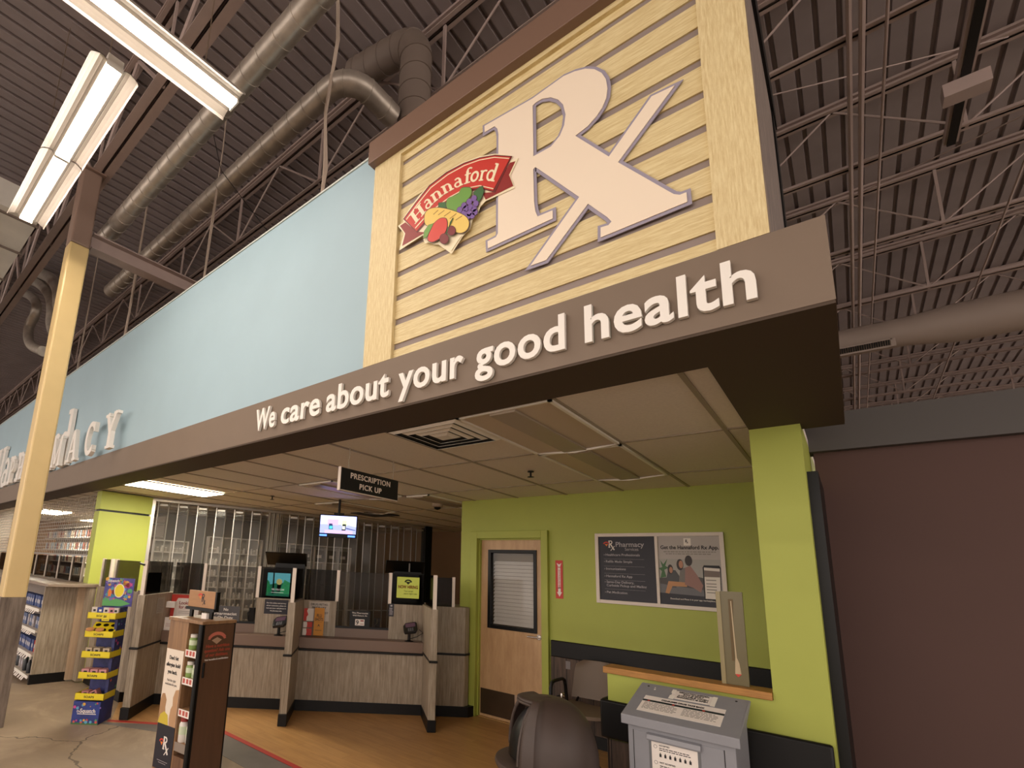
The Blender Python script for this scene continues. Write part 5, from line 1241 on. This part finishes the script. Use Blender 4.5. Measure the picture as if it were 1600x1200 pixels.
# poster on the left half
ps = MB().box(KF, .008, .245, .345, .925, .001, .004).build('allergy_poster', mat('pale poster', '#e4d7c6', .6), K)
MB().text(KF, "Don't let", .125, .845, .042, w=.125, c=.005, align='C', off=.014).text(KF, 'allergies hold', .125, .79, .042, w=.19, c=.005, align='C', off=.014).text(KF, 'you back.', .125, .735, .042, w=.13, c=.005, align='C', off=.014).build('lettering', INK, ps)
MB().text(KF, 'Find the right', .125, .675, .026, w=.12, c=.005, align='C').text(KF, 'medication for you.', .125, .645, .026, w=.16, c=.005, align='C').build('small_lettering', GINK, ps)
MB().prism(KF, [(.008, .345), (.10, .345), (.10, .40), (.085, .47), (.09, .53), (.06, .575), (.025, .57), (.008, .52)], .004, .005).build('picture_person', mat('picture tan', '#a9825c', .6), ps)
MB().prism(KF, [(.245, .345), (.245, .63), (.20, .62), (.175, .56), (.18, .50), (.16, .47), (.15, .40), (.16, .345)], .004, .005).build('picture_person', mat('picture warm tan', '#b8906a', .6), ps)
MB().prism(KF, [(.008, .345), (.15, .345), (.13, .42), (.08, .44), (.03, .41)], .005, .006).build('picture_shirt', mat('picture yellow', '#c9b23a', .6), ps)
lo = MB().box(KF, .008, .245, .012, .345, .001, .004).build('lower_poster', NAVY, K)
mini_rx(KF, .115, .165, .095, PAPER, lo, .0045); mini_badge(KF, .095, .20, .05, lo, .0045)
MB().box(KF, .06, .20, .075, .078, .004, .005).box(KF, .08, .18, .060, .063, .004, .005).build('small_print', LG, lo)
# door lettering
DRD = mat('brick red lettering', '#a3442f', .5)
MB().text(DF, 'Have a nutrition', .155, .975, .035, w=.23, c=.0165, align='C', off=.014).text(DF, 'question? Ask one', .155, .94, .035, w=.25, c=.0165, align='C', off=.014).text(DF, 'of our dietitians.', .155, .905, .035, w=.22, c=.0165, align='C', off=.014).build('lettering', DRD, dr)
MB().text(DF, 'Visit hannaford.com/dietitians', .155, .875, .02, w=.23, c=.0165, align='C').build('small_lettering', PAPER, dr)
P = [(.14 + .085 * math.cos(math.radians(q)), 1.02 + .062 * math.sin(math.radians(q))) for q in range(25, 156, 13)]
L, R = thick(P, .026)
MB().prism(DF, L + R[::-1], .0165, .0172).prism(DF, [(.05, 1.04), (.075, 1.035), (.07, 1.06)], .0165, .0172).prism(DF, [(.23, 1.04), (.205, 1.035), (.21, 1.06)], .0165, .0172).build('badge_ribbon', mat('pale red badge', '#c06a58', .5), dr)
L, R = thick([(.085, 1.03), (.14, .995), (.19, 1.03), (.14, 1.055), (.085, 1.03)], .006)
MB().prism(DF, L[:-1] , .0172, .0178).build('badge_field', mat('badge brown', '#a98a72', .5), dr)
# plaque on the top
t = thing('tabletop_plaque', tuple(KF.p(.2, KH, -.16)), 'small wooden Rx plaque on a black stand on top of the walnut cabinet', 'sign')
PQ = KF.sub(0, KH, -.15)
MB().box(PQ, .0, .365, .085, .225, -.02, .0).build('plaque', mat('tan plaque wood', '#ab7f56', .5, noise=.15, scale=6, stretch=(1, 6, 6)), t, bev=.002)
MB().box(PQ, -.012, .38, .06, .085, -.03, .012).box(PQ, .365, .385, .06, .225, -.035, .0).build('stand_rail', BLACKM, t)
MB().box(PQ, .035, .07, 0, .06, -.02, .0).box(PQ, .31, .345, 0, .06, -.02, .0).build('stand_foot', BLACKM, t)
mini_rx(PQ, .185, .135, .065, NAVY, t, .0008); mini_badge(PQ, .165, .165, .05, t, .0008)
t = thing('paper_note', tuple(KF.p(.28, KH, -.20)), 'small white folded note under the plaque on the walnut cabinet', 'paper')
MB().box(PQ, .235, .30, .0, .045, -.012, .02).build('note', PAPER, t)
# bottles on the cabinet shelves
def tub(a, z, c, body, cap, label, h=.12, r=.034, group=None):
    p_ = KF.p(a, z, c); t = thing('supplement_bottle', tuple(p_), label, 'bottle', group)
    MB().lathe(p_, [(r * .92, 0), (r, .006), (r, h * .68), (r * .75, h * .77), (r * .72, h * .79)], 18).build('bottle_body', body, t, smooth=True)
    MB().lathe(p_ + V(0, 0, h * .79), [(r * .82, 0), (r * .82, h * .2), (r * .7, h * .21)], 18).build('cap', cap, t, smooth=True)
    L_ = MB().lathe(p_ + V(0, 0, h * .3), [(r * 1.015, 0), (r * 1.015, h * .32)], 18).build('bottle_label', mat('pale label', '#c8d2b4', .5), t, smooth=True)
GB = mat('green bottle', '#7f9a55', .35); WC = mat('white lid', '#dcd6cc', .4); WBT = mat('white plastic bottle', '#d8d2ca', .4); RC = mat('red lid', '#8f2f2a', .4)
tub(.298, .945, -.038, GB, WC, 'green bottle with white lid at the front of the top cabinet shelf')
tub(.368, .945, -.070, GB, WC, 'green bottle half hidden at the right of the top cabinet shelf')
tub(.297, .732, -.038, GB, WC, 'green bottle with white lid at the left of the second cabinet shelf')
tub(.358, .732, -.045, mat('white green bottle', '#aebd98', .4), WC, 'shorter pale bottle at the right of the second cabinet shelf', h=.10, r=.028)
tub(.300, .25, -.040, WBT, RC, 'white bottle with red lid on the lowest cabinet shelf', h=.19, r=.036)
tub(.372, .25, -.055, WBT, RC, 'white bottle with red lid half hidden on the lowest cabinet shelf', h=.17, r=.034)

# ------------------------------------------------------------------ cardboard floor display
SD = CF.sub(-2.83, 0, -5.50)                       # a 0..0.34, front face c=0
dsp = thing('floor_display', tuple(SD.p(.16, 0, -.13)), 'tall blue cardboard floor display with five yellow trays of soap', 'display stand')
CBL = mat('dark blue card', '#232a55', .55, col2='#3b3f7c', scale=14)
MB().box(SD, .0, .265, 0, .215, -.27, .0).build('base', mat('blue card base', '#2c3f8f', .55, col2='#25306c', scale=10), dsp)
MB().box(SD, .03, .27, .215, 1.13, -.27, -.20).box(SD, .25, .278, .215, 1.13, -.27, -.08).build('body', CBL, dsp)
f = Fr(SD.p(.0, 0, .0), X=SD.X, N=SD.N)
# script-like word on the base
MB().text(f, 'Squatch', .075, .11, .055, w=.15, c=.002, off=.014).text(f, 'Dr.', .045, .112, .03, c=.002, off=.01).box(f, .05, .235, .095, .101, 0, .002).build('lettering', PAPER, dsp)
pal = ['#c2458f', '#7d5bb5', '#4f9a6a', '#d6a23c', '#c9574c', '#5aa0c2']
def blobs(F_, W0, W1, Z0, Z1, n, nm, c=.001, r=(.006, .016)):
    groups = {}
    for i in range(n):
        col = random.choice(pal); x = random.uniform(W0, W1); z = random.uniform(Z0, Z1); rr = random.uniform(*r)
        k = 10; pts = [(x + rr * (1 if j % 2 else .5) * math.cos(j * 2 * math.pi / k), z + rr * (1 if j % 2 else .5) * math.sin(j * 2 * math.pi / k)) for j in range(k)] if i % 2 else [(x + rr * math.cos(j * 2 * math.pi / k), z + rr * math.sin(j * 2 * math.pi / k)) for j in range(k)]
        groups.setdefault(col, MB()).prism(F_, pts, c, c + .001)
    for col, mb in groups.items(): mb.build(nm, mat('sea print ' + col, col, .5), dsp)
blobs(f, .01, .27, .15, .205, 9, 'printed_bubbles')
blobs(f, .02, .26, .02, .045, 10, 'printed_reef', r=(.01, .02))
sf = Fr(SD.p(.2785, 0, -.08), X=SD.N * -1, N=SD.X)
blobs(sf, .01, .18, .25, 1.1, 24, 'printed_bubbles', r=(.006, .02))
MB().box(SD, .0, .265, .0, .016, .0, .001).build('green_edge', GRND, dsp)
hd = MB().box(SD, .0, .315, 1.13, 1.43, -.27, -.262).build('header_card', mat('deep blue header', '#343a7a', .5, col2='#584a9a', scale=12), dsp)
hf = Fr(SD.p(.0, 1.13, -.262), X=SD.X, N=SD.N)
blobs(hf, .02, .295, .07, .285, 60, 'header_flowers', r=(.012, .034))
MB().prism(hf, [(0, 0), (.2, 0), (.30, .03), (.2, .07), (.05, .09), (0, .06)], .0008, .0016).build('header_seabed', mat('header green', '#5aa35c', .5), dsp)
MB().prism(hf, ell(.165, .165, .055, .075), .002, .003).build('header_disc_edge', PAPER, dsp)
MB().prism(hf, ell(.165, .165, .048, .066), .003, .004).build('header_disc', YEL, dsp)
MB().prism(hf, [(.05, .10), (.08, .10), (.085, .15), (.065, .18), (.045, .15)], .002, .003).build('header_coral', ORNG, dsp)
MB().text(hf, 'Squatch', .03, .255, .04, w=.12, c=.003, off=.012).build('header_lettering', PAPER, dsp)
trays = [1.018, .834, .633, .43, .229]
soap_n = 0
for i, z in enumerate(trays):
    tr = MB().box(SD, .0, .285, z, z + .006, -.24, .0).box(SD, .0, .285, z, z + .062, -.004, .0).box(SD, .0, .004, z, z + .062, -.24, .0).box(SD, .281, .285, z, z + .062, -.24, .0).build('yellow_tray', YEL, dsp)
    MB().text(SD, 'SOAPS', .09, z + .020, .028, w=.10, c=.0005, off=.012).build('tray_lettering', INK, tr)
# ramped board with holes in the second tray
T2 = Fr(SD.p(.02, .875, -.05), X=SD.X, U=(SD.N * -.75 + V(0, 0, .66)).normalized(), N=(SD.N * .66 + V(0, 0, .75)).normalized())
rb = MB().box(T2, .0, .25, 0, .14, 0, .004).build('scent_board', YEL, dsp)
for i in range(3):
    for j in range(2):
        MB().prism(T2, ell(.045 + i * .08, .035 + j * .065, .028, .020), .004, .0046).build('tester_hole', BLACKM, rb)
for a in (.045, .14):
    o_ = thing('tester_puck', tuple(SD.p(a, .905, .0)), 'round tan soap tester on the second yellow tray', 'soap', 'round soap testers')
    MB().prism(Fr(SD.p(a, .905, -.01), X=SD.X, U=(SD.N * -.9 + V(0, 0, .3)).normalized(), N=(V(0, 0, .9) + SD.N * .3).normalized()), ell(0, 0, .042, .034), 0, .012).build('puck', mat('tan soap', '#c98f5a', .6), o_)
mb_ = MB().box(SD, .15, .225, 1.0, 1.075, .001, .003).build('price_card', YEL, dsp)
MB().text(SD, '$8', .165, 1.035, .03, c=.0035, off=.012).box(SD, .16, .215, 1.012, 1.016, .003, .0035).build('price_lettering', INK, mb_)
def soapbox(a, z, c, w_, h, d, col, label, group, tilt=0):
    p_ = SD.p(a, z, c); t = thing('soap_box', tuple(p_), label, 'soap box', group)
    f_ = Fr(p_, X=SD.X, N=SD.N, U=V(0, 0, 1))
    if tilt:
        f_ = Fr(p_ + V(0, 0, .012), X=(SD.X + V(0, 0, tilt)).normalized(), N=SD.N, U=(V(0, 0, 1) - SD.X * tilt).normalized())
    MB().box(f_, -w_ / 2, w_ / 2, 0, h, -d, 0).build('carton', mat('soap ' + col, col, .55), t)
    MB().box(f_, -w_ * .35, w_ * .35, h * .25, h * .45, 0, .001).box(f_, -w_ * .2, w_ * .25, h * .6, h * .8, 0, .001).build('carton_print', INK if col != '#2c3f8f' else PAPER, t)
for a, col in ((.035, '#cfc4bd'), (.095, '#2c3f8f'), (.155, '#cfc4bd'), (.21, '#d38aa0'), (.255, '#cfc4bd')): soapbox(a, 1.024, -.05, .055, .105, .03, col, 'soap carton standing in the topmost yellow tray', 'cartons in the topmost tray')
for a in (.05, .13, .225): soapbox(a, .640, -.03, .065, .085, .10, '#b5a48c', 'tan soap carton in the third yellow tray', 'cartons in the third tray')
for a in (.048, .135, .222): soapbox(a, .437, -.03, .075, .080, .10, '#c98f92', 'pink soap carton in the fourth yellow tray', 'cartons in the fourth tray')
soapbox(.07, .236, -.05, .07, .065, .08, '#b87a78', 'pink soap carton lying flat at the left of the lowest tray', None)
soapbox(.17, .236, -.05, .07, .065, .08, '#b87a78', 'pink soap carton tilted on end in the lowest tray', None, tilt=.5)

# ------------------------------------------------------------------ shelving run at far left
GO = thing('shelving_run', (-10, 2.2, 0), 'low grey oak shelving run with white shelves beneath the rolling grille', 'shelving')
MB().wbox(-7.92, -7.89, 1.97, 2.36, .12, 1.235).build('end_panel', LAM, GO)
MB().wbox(-7.90, -7.84, 2.36, 2.50, .02, 1.235).build('corner_post', mat('pale oak strip', '#bda488', .5, noise=.15, scale=8, stretch=(5, 5, .4)), GO)
MB().wbox(-7.84, -7.68, 2.44, 2.52, .02, 1.235).build('corner_panel', LAM, GO)
MB().wbox(-7.925, -7.885, 1.96, 2.38, 0, .12).build('end_plinth', BLACKP, GO)
MB().wbox(-17, -7.92, 2.34, 2.38, 0, 1.235).build('back_panel', mat('shelf liner', '#8b8078', .7), GO)
MB().wbox(-17.8, -7.66, 1.93, 2.62, 1.235, 1.27).build('worktop', mat('taupe worktop', '#8a796a', .45), GO, bev=.003)
SHV = mat('cream shelf', '#cbbfae', .5)
for i, z in enumerate((.10, .36, .66, .93)):
    y0 = 1.95 - (.0 if i else .0)
    sh = MB().wbox(-17, -7.93, y0, 2.34, z - .025, z).build('shelf', SHV, GO)
    MB().wbox(-17, -7.93, y0 - .004, y0, z - .035, z + .005).build('shelf_edge', WHITE, sh)
    mb = MB(); x = -8.05
    while x > -10.2:
        mb.box(Fr((x, y0 - .006, z - .03), X=(1, 0, 0), N=(0, -.8, .6), U=(0, .6, .8)), -.05, .0, -.045, .0, 0, .002); x -= random.uniform(.07, .12)
    mb.build('price_tag', PAPER, sh)
def prod(x, y, z, kind, label, group):
    t = thing('shelf_pack' if kind != 'b' else 'shelf_bottle', (x, y, z), label, 'product', group)
    f = Fr((x, y, z), 0)
    if kind == 'b':
        MB().lathe((x, y, z), [(.028, 0), (.03, .01), (.03, .12), (.012, .15), (.012, .17)], 12).build('bottle_body', mat('dark product bottle', '#25282c', .4), t, smooth=True)
        MB().lathe((x, y, z + .17), [(.015, 0), (.015, .03)], 10).build('cap', PAPER, t)
    else:
        col = {'u': '#3a4f86', 'v': '#5b6c92', 'r': '#b9302a', 'g': '#5c7a66', 'w': '#a59c9c'}[kind]
        MB().box(f, -.04, .04, 0, .15, -.10, 0).build('pack', mat('pack ' + col, col, .4, noise=.3, scale=30), t, bev=.004)
        MB().box(f, -.03, .03, .05, .10, 0, .001).build('pack_label', mat('pack label', '#b3b0b8', .5), t)
for i, z in enumerate((.10, .36, .66, .93)):
    for j in range(14):
        x = -8.02 - j * .105
        kind = {3: 'r' if j == 0 else 'u', 2: 'v' if j % 3 else 'w', 1: 'r' if j < 2 else 'u', 0: 'b' if j == 1 else ('g' if j == 4 else ('b' if j % 4 == 3 else 'w'))}[i]
        row = ('lowest', 'third', 'second', 'top')[i]
        what = {'r': 'red', 'u': 'blue', 'v': 'grey blue', 'w': 'pale', 'g': 'green', 'b': 'dark'}[kind]
        prod(x, 2.0 + random.uniform(0, .02), z + .001, kind, what + (' bottle' if kind == 'b' else ' pack') + ' on the ' + row + ' shelf of the shelving run right of the cream column', what + ' goods on the ' + row + ' shelf')
for j in range(6): prod(-12.2 - j * .12, 2.0, .931, 'r', 'red pack on the top shelf of the shelving run left of the cream column', 'red packs left of the column')
# glazed screen above the worktop
GS = thing('glazed_screen', (-12, 2.52, 1.27), 'row of dark glass panes with slim posts on the far left worktop', 'screen')
for x in (-8.36, -8.86, -9.55, -10.25, -10.95, -11.65, -12.4, -13.2, -14, -15, -16): MB().wbox(x - .014, x + .014, 2.50, 2.53, 1.27, 1.64).build('post', ALUW, GS)
MB().wbox(-16, -8.36, 2.512, 2.518, 1.27, 1.63).build('pane', GCTR, GS)
# rolling grille
RG = thing('rolling_grille', (-12, 2.6, 2.6), 'rolling aluminium grille lowered over the far left opening', 'grille')
mb = MB(); z = 1.66
while z < 2.60: mb.tube([V(-17, 2.60, z), V(-8.22, 2.60, z)], .0048, 5); z += .062
mb.build('rods', mat('pale grille metal', '#c9c2b8', .4, .3), RG)
mb = MB(); x = -8.25
while x > -16.9: mb.wbox(x - .0035, x + .0035, 2.596, 2.604, 1.66, 2.60); x -= .115
mb.build('links', mat('pale grille metal', '#c9c2b8', .4, .3), RG)
MB().wbox(-17, -8.2, 2.585, 2.615, 1.645, 1.67).build('bottom_bar', ALU, RG)
struct(MB().wbox(-17.9, -10.7, 5.9, 6.0, 0, 2.62), 'wall_stockroom', mat('stockroom wall', '#8a7c6c', .8))
t = thing('stock_shelves', (-12, 4.2, 0), 'stock shelves crowded with cartons behind the rolling grille', 'shelving')
mb = MB()
for z in (.5, .85, 1.2, 1.5, 1.8, 2.1, 2.35): mb.wbox(-17, -9.9, 4.0, 4.3, z - .02, z)
mb.build('shelf', SHW, t)
MB().wbox(-17, -9.9, 4.3, 4.32, 0, 2.5).build('back_panel', mat('shelf back', '#9b8f80', .7), t)
cols = ['#c9b8a4', '#b8907e', '#a3b0b8', '#d6cbbb', '#8f5a50', '#6f7c8c']
protos = []
for c_ in cols:
    t = thing('medicine_carton', (0, 0, -5), 'medicine carton on the stock shelves behind the rolling grille', 'carton', 'cartons behind the rolling grille')
    MB().wbox(-.05, .05, -.06, .06, -5, -4.83).build('carton', mat('carton ' + c_, c_, .6), t); protos.append([t, False])
for z in (1.2, 1.5, 1.8, 2.1):
    x = -12.6
    while x > -16.9:
        pr = random.choice(protos); loc = (x, 4.08, z)
        if not pr[1]: pr[0].location = loc; pr[1] = True
        else: clone(pr[0], loc)
        x -= random.uniform(.11, .17)

for o in bpy.data.objects:
    if '_w' in o: del o['_w']
